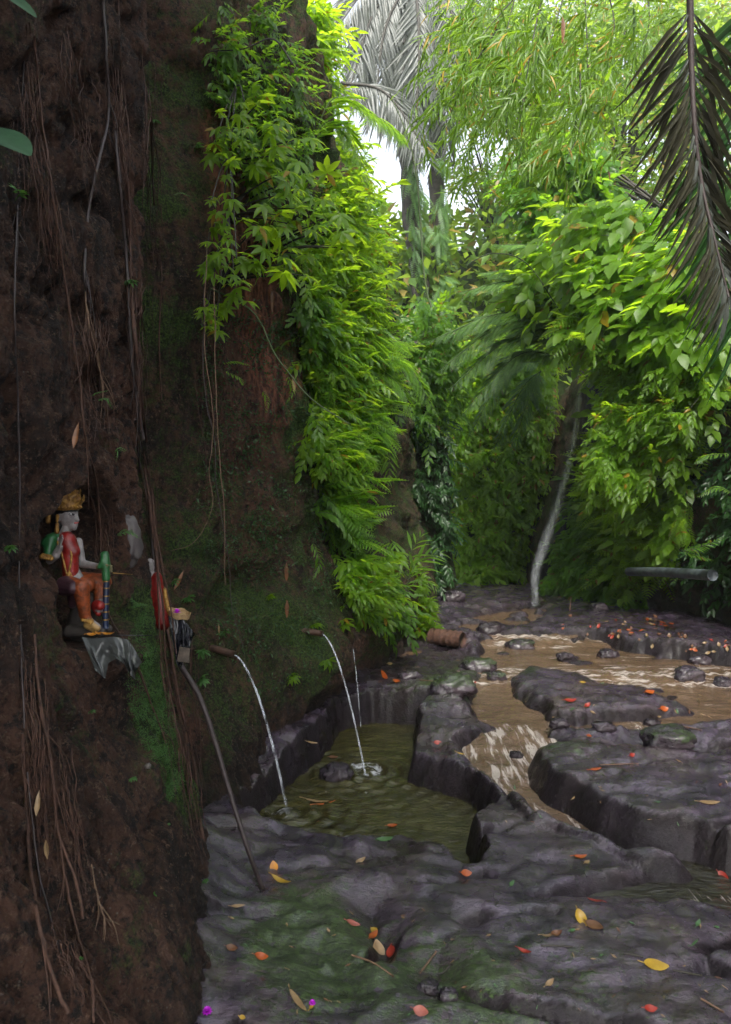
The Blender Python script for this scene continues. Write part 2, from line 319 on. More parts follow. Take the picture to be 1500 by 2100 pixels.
SLAB = [  # polygon in photo pixels, height, edge width
 ([(300,1735),(430,1712),(480,1700),(530,1715),(590,1740),(660,1775),(740,1775),(800,1752),(850,1752),(900,1775),(950,1815),(1000,1845),(1060,1858),(1140,1852),(1220,1856),(1340,1852),(1440,1875),(1700,1890),(2400,1900),(4200,3000),(4200,6000),(-3000,6000),(-1500,2100)], 0., .035),
 ([(955,1745),(1000,1700),(1010,1690),(960,1650),(900,1622),(838,1612),(830,1595),(850,1550),(848,1515),(885,1508),(950,1545),(1010,1600),(1060,1652),(1120,1690),(1190,1722),(1250,1750),(1310,1772),(1400,1786),(1455,1802),(1360,1808),(1300,1820),(1230,1832),(1130,1852),(1050,1848),(990,1820),(960,1780)], -.02, .03),
 ([(1095,1592),(1105,1572),(1180,1558),(1300,1560),(1420,1572),(1600,1565),(1900,1600),(2600,1700),(2200,1800),(1750,1780),(1500,1758),(1450,1738),(1400,1706),(1330,1690),(1280,1668),(1200,1640),(1125,1620)], .10, .045),
 ([(1075,1560),(1095,1525),(1200,1500),(1320,1512),(1450,1530),(1700,1530),(2200,1560),(2000,1590),(1600,1575),(1300,1566),(1150,1585)], .10, .03),
 ([(895,1485),(950,1455),(1020,1480),(1088,1498),(1030,1508),(985,1528),(960,1532),(930,1508),(880,1500)], .035, .03),
 ([(740,1410),(770,1360),(830,1325),(900,1335),(950,1370),(990,1400),(965,1440),(910,1452),(885,1490),(790,1492),(750,1470)], .055, .03),
 ([(860,1400),(900,1385),(985,1395),(1000,1420),(940,1432),(880,1425)], .12, .05),
 ([(1035,1392),(1080,1366),(1140,1378),(1230,1398),(1300,1410),(1370,1432),(1390,1462),(1340,1478),(1250,1474),(1130,1466),(1100,1452),(1060,1425)], .085, .06),
 ([(960,1300),(1010,1278),(1100,1280),(1150,1300),(1130,1318),(1040,1312),(990,1310)], .21, .06),
 ([(1180,1300),(1130,1265),(1250,1245),(1400,1262),(1500,1300),(1800,1340),(2300,1400),(2200,1430),(1600,1372),(1400,1352),(1330,1342),(1250,1318)], .23, .12),
 ([(1400,1490),(1500,1470),(1700,1475),(1700,1510),(1500,1520)], .07, .05)]
CARVE = [ # channels: polygon, depth under the water level, edge
 ([(1105,1482),(1180,1488),(1270,1484),(1390,1474),(1500,1464),(1750,1468),(1750,1492),(1500,1486),(1400,1500),(1290,1502),(1190,1500),(1110,1496)], .05, .03),
 ([(1130,1545),(1230,1556),(1400,1560),(1600,1556),(1600,1566),(1400,1570),(1230,1566)], .02, .025),
 ([(905,1292),(930,1275),(1000,1262),(1100,1245),(1120,1252),(1090,1282),(1012,1300),(1012,1320),(985,1322),(980,1300)], .06, .08),
 ([(1000,1322),(1060,1306),(1150,1303),(1230,1318),(1290,1338),(1380,1352),(1520,1372),(1800,1395),(1900,1440),(1600,1462),(1500,1458),(1400,1450),(1372,1422),(1290,1402),(1150,1376),(1085,1356),(1045,1378),(1028,1402),(1040,1432),(1095,1460),(1110,1480),(1086,1502),(1020,1486),(965,1450),(1000,1405),(1020,1375),(1005,1345)], .12, .06),
 ([(950,1535),(985,1512),(1030,1502),(1100,1498),(1110,1520),(1080,1560),(1098,1620),(1120,1655),(1170,1690),(1120,1692),(1060,1652),(1005,1600),(960,1562)], .10, .04),
 ([(1110,1648),(1170,1670),(1230,1712),(1300,1742),(1420,1762),(1490,1792),(1800,1830),(1800,1870),(1500,1850),(1440,1805),(1380,1782),(1290,1766),(1180,1722),(1100,1690)], .08, .035),
 ([(1100,1862),(1230,1833),(1300,1820),(1360,1808),(1440,1802),(1500,1822),(1800,1850),(1800,1905),(1430,1872),(1330,1852),(1200,1856)], .06, .03),
 ([(725,1880),(790,1872),(800,1900),(785,1955),(750,1940),(735,1905)], .01, .075),
 ([(620,1975),(660,1965),(720,2010),(715,2060),(660,2040)], -.05, .04),
 ([(860,2015),(900,1985),(940,2020),(930,2075),(880,2085),(850,2050)], -.03, .05)]
_S = [(poly(p, z=z), z, e) for p, z, e in SLAB]; _C = [(poly(p, dz=0.), z, e) for p, z, e in CARVE]; _P = poly(POOL, z=PZ)
def blend(h, X, Y, pl, tgt, e, mode='mix'):
    P = np.array(pl); m = (X > P[:, 0].min() - 3 * e) & (X < P[:, 0].max() + 3 * e) & (Y > P[:, 1].min() - 3 * e) & (Y < P[:, 1].max() + 3 * e)
    if not m.any(): return h
    s = sdf(X[m], Y[m], pl); t = ss(-e, e, s)
    if mode == 'round': u = np.clip((s + e) / (2 * e), 0, 1); t = .80 * np.sqrt(1 - (1 - u)**2) + .20 * ss(0, .28, s)
    elif mode == 'wide': t = ss(-e, e, s + .045 * ss(4.5, 6, Y[m]))
    tg = tgt[m] if isinstance(tgt, np.ndarray) else tgt
    if mode == 'max': tg = np.maximum(tg, h[m])
    h = h.copy(); h[m] = h[m] * (1 - t) + tg * t; return h
def GH(X, Y, full=False):
    X = np.atleast_1d(np.asarray(X, float)); Y = np.atleast_1d(np.asarray(Y, float)); X, Y = np.broadcast_arrays(X, Y)
    wa = .03 + .05 * ss(3.8, 6.5, Y)
    wx = X + wa * fbm(X * 3, Y * 3, 0, 4, 50); wy = Y + wa * fbm(X * 3, Y * 3, 7, 4, 53)
    Wv = Wl(Y)
    lump = fbm(X * 2.6 + .3 * Y, Y * 3.4, 0, 4, 60); rg = fbm(X * 1.7, Y * 2.6, 3, 4, 66, True)
    h = Wv + .03 - .05 * ss(.4, 1.1, X) * ss(4.4, 4.9, Y) * ss(9.5, 8.5, Y) + .085 * lump + .05 * rg
    for pl, z, e in _S: h = blend(h, wx, wy, pl, z + (0 * X), e * 3.4, 'round')
    # layered relief on top of the slabs
    near = ss(5, 3.2, Y)
    h = h + (.016 + .022 * (1 - near)) * fbm(X * 5, Y * 6, 1, 4, 70) + .03 * (1 - near) * fbm(X * 9, Y * 12, 1, 3, 72, True) + .010 * near * fbm(X * 13, Y * 14, 1, 3, 74)
    h = h + .035 * near * fbm(X * 1.3 + Y * .5, Y * 2.2, 2, 3, 77) - .02 * ss(.55, .9, fbm(X * 1.2 + Y * .9, Y * 2.6 - X * .7, 2, 2, 80, True))
    h = h - .055 * ss(.80, .97, fbm(X * .8 - .4 * Y, Y * 1.9 + .25 * X, 4, 2, 83, True)) * near
    h = h + .05 * ss(-.2, -.9, X) * ss(3.8, 3.2, Y) + .10 * ss(-.45, -.8, X) * ss(4, 3.3, Y)
    hump = .75 * np.maximum(fbm(X * 2.2, Y * 4.2, 9, 4, 300) - .03, 0) * ss(5.2, 6.2, Y) + .10 * np.maximum(fbm(X * 6, Y * 8, 9, 3, 306) - .2, 0)
    hump = .15 * np.tanh(hump / .15)
    for pl, z, e in _C: h = blend(h, wx, wy, pl, Wv - z + hump, e * 2.1, 'wide')
    h = blend(h, wx, wy, _P, -.5 + .06 * lump, .06)
    return h
T0 = np.linspace(1.0, 13, 700)
def _ray(px, py, Y): return (px - 750) / 1500 * Y, CH - (py - 1050) / 1500 * Y
def hitL(px, py):
    x, z = _ray(px, py, T0); m = x <= XL(T0, z); i = int(np.argmax(m)) if m.any() else 400; return np.array([x[i], T0[i], z[i]])
def hitR(px, py):
    x, z = _ray(px, py, T0); m = x >= XR(T0, z); i = int(np.argmax(m)) if m.any() else 600; return np.array([x[i], T0[i], z[i]])
TG = np.geomspace(1.4, 16, 900)
def hitG(px, py):
    x, z = _ray(px, py, TG); g = GH(x, TG); wv = Wl(TG); inp = sdf(x, TG, _P) > 0
    wv = np.where(inp, PZ, wv); g = np.maximum(g, wv); m = z <= g; i = int(np.argmax(m)) if m.any() else 899; return np.array([x[i], TG[i], g[i]])
def gz(x, y): return float(GH(x, y)[0])
# ---------------- terrain meshes ----------------
NU, NV = 820, 640
Yv = np.geomspace(1.2, 17, NV); tu = np.concatenate([np.linspace(-.95, -.36, 60), np.linspace(-.355, .52, NU - 110), np.linspace(.525, 1.5, 50)])
TT, YY = np.meshgrid(tu, Yv, indexing='ij'); XX = TT * YY
H = GH(XX.ravel(), YY.ravel()).reshape(XX.shape)
for _ in range(2): H[1:-1] = .25 * H[:-2] + .5 * H[1:-1] + .25 * H[2:]; H[:, 1:-1] = .25 * H[:, :-2] + .5 * H[:, 1:-1] + .25 * H[:, 2:]
Hx = H.ravel(); Xf, Yf = XX.ravel(), YY.ravel()
nv = fbm(Xf * 1.4, Yf * 1.4, 0, 3, 90)
moss = .38 * ss(-.05, .45, nv) * ss(5.5, 3.5, Yf) + .30 * ss(0, .4, nv) * ss(3.5, 5.5, Yf)
for (px, py, rr, am) in [(600,1830,.28,.75),(680,1900,.22,.75),(640,1950,.25,.5),(900,1420,.5,.9),(960,1375,.4,.9),(1150,1530,.25,.9),(980,1980,.25,.7),(860,2000,.35,.5),(1300,1620,.3,.4),(1050,1375,.3,.9),(840,1330,.5,.6),(1190,1950,.2,.3),(1320,2010,.2,.35)]:
    gx, gy = GP(px, py, z=0.05); moss += am * np.exp(-((Xf - gx)**2 + ((Yf - gy) * .8)**2) / rr**2)
wet_shade = ss(.10, .0, Hx - Wl(Yf)) * (Hx < Wl(Yf) + .1)
gy_, gx_ = np.gradient(H); slope = np.hypot(np.gradient(H, axis=1) / np.gradient(YY, axis=1), np.gradient(H, axis=0) / np.gradient(XX, axis=0)).ravel()
wet_shade = np.clip(np.maximum(wet_shade * .8, ss(.45, 1.3, slope)), 0, 1) * (1 - .3 * (Yf < 0))  # waterline damp; wet steep sides darkened further, shading painted in under flat light
moss = np.clip(moss, 0, 1.2) * (1 - .5 * wet_shade)
g = mk('ground', np.stack([Xf, Yf, Hx], 1), gridfaces(NU, NV), M['rock'], attr=np.stack([moss, wet_shade, 0 * wet_shade], 1).astype(np.float32))
tag(g, kind='structure')
# big ground sheet to the horizon
yy = np.array([-60, -10, 1.0, 1.3, 17, 60, 79.]); xx = np.array([-44, -12, 14, 54.])
gg = np.array([(x, y, -.75) for x in xx for y in yy]); mk('terrain', gg, gridfaces(4, 7), M['soil'], smooth=False, attr=np.zeros((28, 3), np.float32))['kind'] = 'structure'
gb = np.array([(x, y, -.05 if y > .5 else -.03) for x in np.linspace(-1.6, 3.6, 40) for y in np.linspace(-4, 1.24, 40)]); gb[:, 2] += .04 * fbm(gb[:, 0] * 2, gb[:, 1] * 2, 0, 3, 3)
mk('ground_behind', gb, gridfaces(40, 40), M['rock'], attr=np.zeros((1600, 3), np.float32))['kind'] = 'structure'
# streams
def water(name, ys, xs, lev, mat, mask, foamf):
    A, B = np.meshgrid(xs, ys, indexing='ij'); X, Y = A.ravel(), B.ravel(); Z = lev(X, Y)
    F = gridfaces(len(xs), len(ys)); k = mask(X, Y); F = F[k[F].all(1)]
    fo, tu_ = foamf(X, Y); V = np.stack([X, Y, Z], 1); used = np.unique(F); re = np.full(len(V), -1); re[used] = np.arange(len(used))
    return mk(name, V[used], re[F], mat, attr=np.stack([fo, tu_], 1)[used].astype(np.float32))
def slev(X, Y): return Wl(Y) + .012 * fbm(X * 4, Y * 7, 0, 4, 101) + .007 * fbm(X * 13 + Y * 5, Y * 16, 5, 3, 102) + .03 * ss(0.05, .25, np.gradient(Wl(Y)) * 0 + np.interp(Y, [4.2, 4.6, 5.1, 5.3, 6.4, 6.6, 6.8, 7, 8, 8.2, 8.4, 8.6], [0, 1, 1, 0, 0, .8, .8, 0, 0, 1, 1, 0])) * fbm(X * 14, Y * 6, 2, 3, 104)
def sfoam(X, Y):
    f = .85 * np.interp(Y, [3.6, 4.2, 4.5, 5.2, 5.5, 6.3, 6.6, 6.85, 7.3, 7.9, 8.2, 8.5, 9], [.5, .6, 1, 1, .35, .12, .9, .95, .3, .25, .9, .9, .1])
    f = f * (.65 + .7 * fbm(X * 2.2, Y * 2.2, 3, 3, 108)) + .18 * ss(.1, .5, fbm(X * 3, Y * 4, 0, 3, 111))
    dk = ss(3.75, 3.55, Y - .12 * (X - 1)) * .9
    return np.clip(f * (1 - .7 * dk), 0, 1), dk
water('stream', np.geomspace(2.0, 16, 420), np.linspace(-1.2, 6.4, 420), slev, M['stream'], lambda X, Y: sdf(X, Y, _P) < -.11, sfoam)['kind'] = 'structure'
SPL = [(*GP(632, 1745, z=PZ), .30), (*GP(755, 1580, z=PZ), .20), (*GP(690, 1590, z=PZ), .12), (*GP(590, 1665, z=PZ), .12)]
def pfoam(X, Y):
    f = 0 * X
    for a, b, r in SPL: f = f + .52 * np.exp(-((X - a)**2 + (Y - b)**2 * 1.6) / r**2)
    return np.clip(f, 0, 1), 0 * X
def plev(X, Y):
    z = PZ + .006 * fbm(X * 12, Y * 16, 0, 3, 121)
    for a, b, r in SPL: d = np.hypot(X - a, Y - b); z = z + .012 * np.sin(d * 55) * np.exp(-d * 3.2)
    return z
water('pool', np.linspace(3.1, 6.9, 420), np.linspace(-.95, 1.1, 260), plev, M['pool'], lambda X, Y: sdf(X, Y, _P) > -.16, pfoam)['kind'] = 'structure'
# cliffs
def redf(X, Y, Z):
    px = 750 + X / Y * 1500; py = 1050 - (Z - CH) / Y * 1500
    c = np.interp(py, [150, 400, 650, 850], [455, 480, 530, 590]); return ss(75, 35, np.abs(px - c)) * ss(60, 260, py) * ss(1000, 750, py) * (Y > 4.0) * (Y < 8)
def wallmesh(name, f, ys, zs, mossf, wetf=None):
    A, B = np.meshgrid(ys, zs, indexing='ij'); Y, Z = A.ravel(), B.ravel(); X = f(Y, Z)
    return mk(name, np.stack([X, Y, Z], 1), gridfaces(len(ys), len(zs)), M['soil'], attr=np.stack([mossf(X, Y, Z), wetf(X, Y, Z) if wetf else 0 * X, redf(X, Y, Z)], 1).astype(np.float32))
def mossL(X, Y, Z):
    px = 750 + X / Y * 1500
    m = .35 * ss(.0, .5, fbm(Y * 2, 0, Z * 2, 3, 130)) + .10
    m = m + 1.1 * np.exp(-((Y - 3.12) / .2)**2) * ss(.15, .4, Z) * ss(1.35, 1.0, Z) + .35 * np.exp(-((Y - 2.75) / .2)**2 - ((Z - .65) / .22)**2)
    m = m + ss(3.6, 4.2, Y) * (.35 + .25 * fbm(Y * 1.1, 2, Z * 1.5, 2, 133)) - .5 * ss(.25, .0, Z) * ss(4, 4.3, Y)
    m = m - .5 * np.exp(-((Y - 5.0) / .35)**2 - ((Z - 2.7) / 1.1)**2) + .4 * np.exp(-((Y - 4.1) / .2)**2 - ((Z - 3.1) / .3)**2)
    return np.clip(m, 0, 1)
ysL = np.concatenate([np.linspace(.4, 1.45, 24), np.linspace(1.5, 3.6, 400), np.linspace(3.606, 6.5, 300), np.linspace(6.53, 11.6, 130)])
zsL = np.concatenate([np.linspace(-.75, 0, 50), np.linspace(.008, 2.4, 330), np.linspace(2.42, 4.6, 170), np.linspace(4.65, 9, 60)])
wallmesh('cliff_left', XL, ysL, zsL, mossL, lambda X, Y, Z: .65 * ss(.35, -.1, Z) + 0 * X)['kind'] = 'structure'
wallmesh('cliff_right', XR, np.linspace(.4, 16, 420), np.linspace(-.6, 9, 260), lambda X, Y, Z: .45 + .3 * fbm(Y, 1, Z, 3, 140), lambda X, Y, Z: np.clip(.6 * ss(.9, .2, Z) + 1.3 * np.exp(-((Y - 11.3) / 1.1)**2), 0, 1))['kind'] = 'structure'
# cliff closing the view, dark buttress and hillside
def YB(X, Z): return 14.6 + .12 * np.maximum(Z - 1, 0)**1.7 + .6 * fbm(X * .8, 0, Z * .6, 4, 150) + .5 * np.abs(X - 2) * .3
A, B = np.meshgrid(np.linspace(-4, 9, 220), np.linspace(-.5, 8, 130), indexing='ij'); X, Z = A.ravel(), B.ravel()
mk('cliff_back', np.stack([X, YB(X, Z), Z], 1), gridfaces(220, 130)[:, ::-1], M['soil'], attr=np.stack([.75 + 0 * X, .3 + 0 * X, 0 * X], 1).astype(np.float32))['kind'] = 'structure'
th, zz = np.meshgrid(np.linspace(0, 2 * math.pi, 120), np.linspace(-.2, 4.6, 110), indexing='ij'); th, zz = th.ravel(), zz.ravel()
rr = (1.0 + .22 * fbm(np.cos(th) * 1.5, np.sin(th) * 1.5, zz * .7, 4, 160)) * np.interp(zz, [-.2, .5, 1.5, 2.5, 3.2, 4.0, 4.6], [1.02, 1, .93, .9, .85, .6, .02])
mk('cliff_buttress', np.stack([.42 + rr * np.cos(th), 11.9 + rr * np.sin(th), zz], 1), gridfaces(120, 110), M['soil'], attr=np.stack([.5 + 0 * rr, .4 + 0 * rr, 0 * rr], 1).astype(np.float32))['kind'] = 'structure'
A, B = np.meshgrid(np.linspace(-40, 50, 90), np.linspace(17, 75, 60), indexing='ij'); X, Y = A.ravel(), B.ravel()
mk('hillside', np.stack([X, Y, np.interp(Y, [17, 24, 40, 75], [4.5, 6.2, 11, 16]) + .8 * fbm(X * .2, Y * .2, 0, 3, 170)], 1), gridfaces(90, 60), M['soil'], attr=np.stack([.9 + 0 * X, 0 * X, 0 * X], 1).astype(np.float32))['kind'] = 'structure'
# ---------------- vegetation tools ----------------
def leaf(wd=.2, droop=.15, fold=.06):
    z = lambda x: -droop * x * x
    V = np.array([[0,0,0],[.33,0,z(.33)],[.33,wd,z(.33)+fold],[.33,-wd,z(.33)+fold],[.68,0,z(.68)],[.68,wd*.78,z(.68)+fold*.8],[.68,-wd*.78,z(.68)+fold*.8],[1,0,z(1)]])
    F = np.array([[0,1,2],[0,3,1],[1,4,5],[1,5,2],[1,3,6],[1,6,4],[4,7,5],[4,6,7]]); return V, F
def leaflo(wd=.2, droop=.15, fold=.06):
    V = np.array([[0,0,0],[.45,wd,fold-droop*.2],[.45,-wd,fold-droop*.2],[1,0,-droop]]); return V, np.array([[0,2,3],[0,3,1]])
def frame(d, up):
    d = np.asarray(d, float); d = d / (np.linalg.norm(d, axis=-1, keepdims=True) + 1e-9)
    y = np.cross(np.broadcast_to(up, d.shape), d); n = np.linalg.norm(y, axis=-1, keepdims=True); y = np.where(n < 1e-3, [[1., 0, 0]] if d.ndim > 1 else [1., 0, 0], y / (n + 1e-9))
    z = np.cross(d, y); return np.stack([d, y, z], -1)      # columns
class Spray:
    def __init__(s): s.V = []; s.F = []; s.id = []; s.n = 0; s.k = 0
    def leaf(s, L, pos, d, up, sc):
        Rm = frame(np.array(d), np.array(up)); V = (L[0] * sc) @ Rm.T + np.array(pos)
        s.V.append(V); s.F.append(L[1] + s.n); s.id.append(np.full(len(V), s.k)); s.n += len(V); s.k += 1
    def end(s): s.V = np.concatenate(s.V); s.F = np.concatenate(s.F); s.id = np.concatenate(s.id); return s
def rnd(a, b, n=None): return RNG.uniform(a, b, n)
def sp_branchlet(nl=9, ll=.34, wd=.2, lo=False):
    s = Spray(); L = [(leaflo if lo else leaf)(wd * rnd(.8, 1.2), rnd(.1, .35), rnd(.03, .1)) for _ in range(3)]
    s.leaf(leaflo(.012, .15, 0), (0, 0, 0), (1, 0, 0), (0, 0, 1), 1.)
    for i in range(nl):
        x = .12 + .85 * i / (nl - 1); sd = 1 if i % 2 else -1
        a = R(55) * (1 - .7 * x) + rnd(-.25, .25)
        if i == nl - 1: a = 0
        s.leaf(L[i % 3], (x, 0, -.15 * x * x), (math.cos(a), sd * math.sin(a), rnd(-.45, .1)), (rnd(-.3, .3), rnd(-.35, .35), 1), ll * rnd(.7, 1.15))
    return s.end()
def sp_palmate(n=6):
    s = Spray()
    for i in range(n):
        a = (i - (n - 1) / 2) * R(46) + rnd(-.1, .1); s.leaf(leaf(.17, .3, .06), (.12, 0, 0), (math.cos(a), math.sin(a), rnd(-.35, .0)), (0, 0, 1), .8 * (1 - .25 * abs(a) / 2.5))
    return s.end()
def sp_bamboo():
    s = Spray(); s.leaf(leaflo(.008, .3, 0), (0, 0, 0), (1, 0, 0), (0, 0, 1), 1)
    for i in range(9):
        x = .1 + .9 * i / 8; sd = 1 if i % 2 else -1; a = rnd(.2, .8)
        s.leaf(leaf(.06, rnd(.1, .5), .03), (x, 0, -.3 * x * x), (math.cos(a), sd * math.sin(a), rnd(-.9, -.1)), (rnd(-.5, .5), rnd(-.5, .5), 1), rnd(.32, .55))
    return s.end()
def sp_cluster(n=14, wd=.25, sz=.4, lo=True):
    s = Spray()
    for i in range(n):
        p = RNG.normal(size=3) * [.38, .38, .26]; d = p + RNG.normal(size=3) * .35 + [0, 0, -.15]
        s.leaf((leaflo if lo else leaf)(wd, .2, .08), p, d, RNG.normal(size=3) * .5 + [0, 0, 1], sz * rnd(.6, 1.2))
    return s.end()
def sp_pinnate(n=13, ll=.24, wd=.14, lo=True):
    s = Spray(); s.leaf(leaflo(.006, .25, 0), (0, 0, 0), (1, 0, 0), (0, 0, 1), 1)
    for i in range(n):
        x = .08 + .9 * i / (n - 1); l = ll * math.sin(math.pi * (.12 + .86 * x))**.7
        for sd in (1, -1): s.leaf((leaflo if lo else leaf)(wd, .2, .03), (x, 0, -.25 * x * x), (.45, sd, -.12), (0, 0, 1), l)
    return s.end()
SP = dict(br=[sp_branchlet() for _ in range(5)], brw=[sp_branchlet(7, .42, .27) for _ in range(5)], brl=[sp_branchlet(8, .36, .22, True) for _ in range(5)],
    pal=[sp_palmate(5), sp_palmate(6), sp_palmate(7)], bam=[sp_bamboo() for _ in range(6)], cl=[sp_cluster() for _ in range(5)], cls=[sp_cluster(22, .22, .24) for _ in range(4)],
    pin=[sp_pinnate() for _ in range(2)], pinf=[sp_pinnate(20, .2, .09)], sgl=[(lambda s: (s.leaf(leaf(.26, .25, .08), (0, 0, 0), (1, 0, 0), (0, 0, 1), 1), s.end())[1])(Spray())])
def stamp(kinds, P, D, U, S):
    P, D, U, S = (np.asarray(a, float) for a in (P, D, U, S)); Rm = frame(D, U); V = []; F = []; A = []; n = 0
    pick = RNG.integers(0, len(kinds), len(P))
    for k, sp in enumerate(kinds):
        m = pick == k
        if not m.any(): continue
        v = np.einsum('nij,kj->nki', Rm[m], sp.V) * S[m][:, None, None] + P[m][:, None]
        c = m.sum(); r = RNG.random((c, sp.k, 2)); r[..., 0] = np.clip(r[..., 0] * .6 + RNG.random((c, 1)) * .4, 0, 1)
        A.append(r[:, sp.id].reshape(-1, 2)); V.append(v.reshape(-1, 3))
        F.append((sp.F[None] + (np.arange(c) * len(sp.V))[:, None, None]).reshape(-1, 3) + n); n += c * len(sp.V)
    return np.concatenate(V), np.concatenate(F), np.concatenate(A)
def inpoly(px, py, pl): return sdf(px, py, pl) > 0
WF = [(1196,770,62),(1188,815,66),(1182,860,62),(1176,900,52),(1172,920,42),(1164,960,40),(1155,1000,38),(1145,1040,38),(1128,1080,36),(1118,1120,34),(1108,1160,32),(1100,1200,30)]
GAPS = [(960,500,46),(1000,310,44),(1270,285,40),(1320,335,36),(815,470,40),(1060,440,30),(960,400,30),(1180,200,24),(1240,350,26),(930,560,24),(1090,250,20),(1040,170,22)]
def sample(pl, n, clump=0., cs=110., seed=0, gaps=()):
    P = np.array(pl, float); lo, hi = P.min(0), P.max(0); out = []; c = 0
    while c < n:
        q = RNG.uniform(lo, hi, (n * 2, 2)); k = inpoly(q[:, 0], q[:, 1], pl)
        if clump: k &= RNG.random(len(q)) < np.clip(.5 + clump * 2.2 * fbm(q[:, 0] / cs, q[:, 1] / cs, seed, 3, 200), .0, 1)
        q = q[k]
        for a, b, r in gaps: q = q[np.hypot(q[:, 0] - a, (q[:, 1] - b) * .8) > r * (.7 + .6 * RNG.random(len(q)))]
        out.append(q); c += len(q)
    return np.concatenate(out)[:n]
def pts3(q, Y): return np.stack([(q[:, 0] - 750) / 1500 * Y, Y, CH - (q[:, 1] - 1050) / 1500 * Y], 1)
def wallY(q, T, right=False):
    Ys = np.linspace(3.3 if (q[:, 0] > 400).all() else 1.8, 13 if (q[:, 0] > 400).all() else 4.2, 130)[None]; T = XR if right else (lambda a, b: XL(a, b, False)); x = (q[:, :1] - 750) / 1500 * Ys; z = CH - (q[:, 1:2] - 1050) / 1500 * Ys
    w_ = T(Ys + 0 * z, z); m = (x >= w_) if right else (x <= w_); i = m.argmax(1); Y = Ys[0][i]; return Y, m.any(1)
def bulge(q, s, seed=3): return fbm(q[:, 0] / s, q[:, 1] / s, seed, 3, 210)
def dirs(n, base, sp): d = np.asarray(base, float) + RNG.normal(size=(n, 3)) * sp; return d
def foliage(name, q, Y, kinds, sc, base, sp, mat, parent=None, up=(0, -.35, 1), upsp=.25):
    n = len(q); P = pts3(q, Y); V, F, A = stamp(SP[kinds] if isinstance(kinds, str) else kinds, P, dirs(n, base, sp), dirs(n, up, upsp), rnd(*sc, n))
    return mk(name, V, F, M[mat], parent, True, A.astype(np.float32))
def split(q, seeds):
    S = np.array([s[:2] for s in seeds], float); return ((q[:, None] - S[None])**2).sum(-1).argmin(1)
# ---------------- creeper and wall cover (nobody could count it) ----------------
LBP = [(600,560),(640,430),(700,330),(750,420),(770,560),(780,650),(810,720),(820,780),(780,850),(750,900),(745,980),(720,1060),(760,1160),(820,1230),(830,1270),(790,1290),(740,1260),(690,1180),(660,1080),(640,960),(625,830),(610,700)]
def wallcover(name, pl, n, T, right, kinds, sc, mat, base, sp, out, cl, label, cat, fall=8., seed=0, cs=110.):
    q = sample(pl, n, cl, cs, seed, WF if right else ()); Y, ok = wallY(q, T, right); Y = np.where(ok, Y, fall)
    off = np.abs(bulge(q, 90, seed)) * out[1] + RNG.random(len(q)) * out[0]; Y = Y - off
    o = foliage(name, q, Y, kinds, sc, base, sp, mat); return tag(o, label, cat, kind='stuff')
wallcover('creeper', LBP, 750, _L, False, 'br', (.14, .34), 'L_mid', (.6, -.35, -.4), .6, (.2, .6), .6, 'mid green trailing leaves between the brighter creepers on the left bank', 'creeper', 8.6, 31, 60.)
wallcover('creeper', LBP, 1150, _L, False, 'br', (.12, .32), 'L_bright', (.7, -.35, -.25), .75, (.35, 1.0), 1.4, 'bright yellow-green creeper leaves hanging over the left bank above the pool', 'creeper', 8.6, 1)
wallcover('creeper', [(640,700),(700,560),(770,620),(810,760),(760,960),(730,1040),(740,1150),(700,1180),(650,980)], 420, _L, False, 'pin', (.2, .42), 'L_fern', (.8, -.2, -.3), .55, (.3, .7), .5, 'small green fern fronds mixed through the creeper on the left bank', 'fern cover', 8.4, 2)
wallcover('ivy', [(430,0),(560,0),(640,200),(640,420),(600,560),(560,520),(520,400),(470,300),(430,180)], 420, _L, False, 'br', (.12, .24), 'L_mid', (.5, -.5, -.5), .4, (.1, .4), .6, 'green climbing leaves along the dark left cliff edge near the top', 'ivy', 6, 3)
wallcover('moss_tufts', [(250,1340),(300,1240),(330,1330),(355,1450),(380,1600),(345,1640),(310,1560),(270,1460)], 900, _L, False, 'cls', (.012, .028), 'L_sprout', (.6, -.6, .1), .6, (.0, .02), .7, 'bright green moss cushions along the edge of the near bank', 'moss', 3.2, 41, 40.)
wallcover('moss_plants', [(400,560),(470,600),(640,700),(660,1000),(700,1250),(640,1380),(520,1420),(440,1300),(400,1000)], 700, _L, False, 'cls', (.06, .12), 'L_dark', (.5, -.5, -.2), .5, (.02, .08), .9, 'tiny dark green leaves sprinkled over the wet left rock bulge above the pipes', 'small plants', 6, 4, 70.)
RBP = [(1190,640),(1260,560),(1420,560),(1500,620),(1500,760),(1440,900),(1420,1000),(1400,1120),(1330,1180),(1260,1200),(1240,1080),(1205,960),(1215,820),(1180,730)]
wallcover('creeper', RBP, 1100, _R, True, 'pin', (.32, .6), 'L_bright', (-.75, -.3, -.35), .5, (.5, 1.3), .7, 'vivid green fern-like creeper hanging on the right cliff', 'creeper', 9, 5)
wallcover('creeper', RBP, 700, _R, True, 'brw', (.28, .5), 'L_bright', (-.7, -.3, -.4), .5, (.5, 1.3), .6, 'broad green leaves hanging down the right cliff beside the waterfall', 'climbing plant', 9, 6)
wallcover('ivy', [(1130,820),(1220,800),(1260,960),(1290,1120),(1330,1240),(1180,1245),(1120,1200),(1130,1000)], 620, _R, True, 'br', (.28, .5), 'L_mid', (-.6, -.4, -.5), .4, (.1, .4), .5, 'dark green ivy on the wet rock right of the waterfall', 'ivy', 11, 7)
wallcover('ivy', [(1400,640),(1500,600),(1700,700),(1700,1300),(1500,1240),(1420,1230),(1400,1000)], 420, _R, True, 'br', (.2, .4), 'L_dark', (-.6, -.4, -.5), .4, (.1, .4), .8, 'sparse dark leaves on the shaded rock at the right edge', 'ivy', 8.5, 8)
q = sample([(860,700),(1150,700),(1135,900),(1110,1205),(915,1205),(930,1000),(860,860)], 2100, .35, 90., 4, WF)
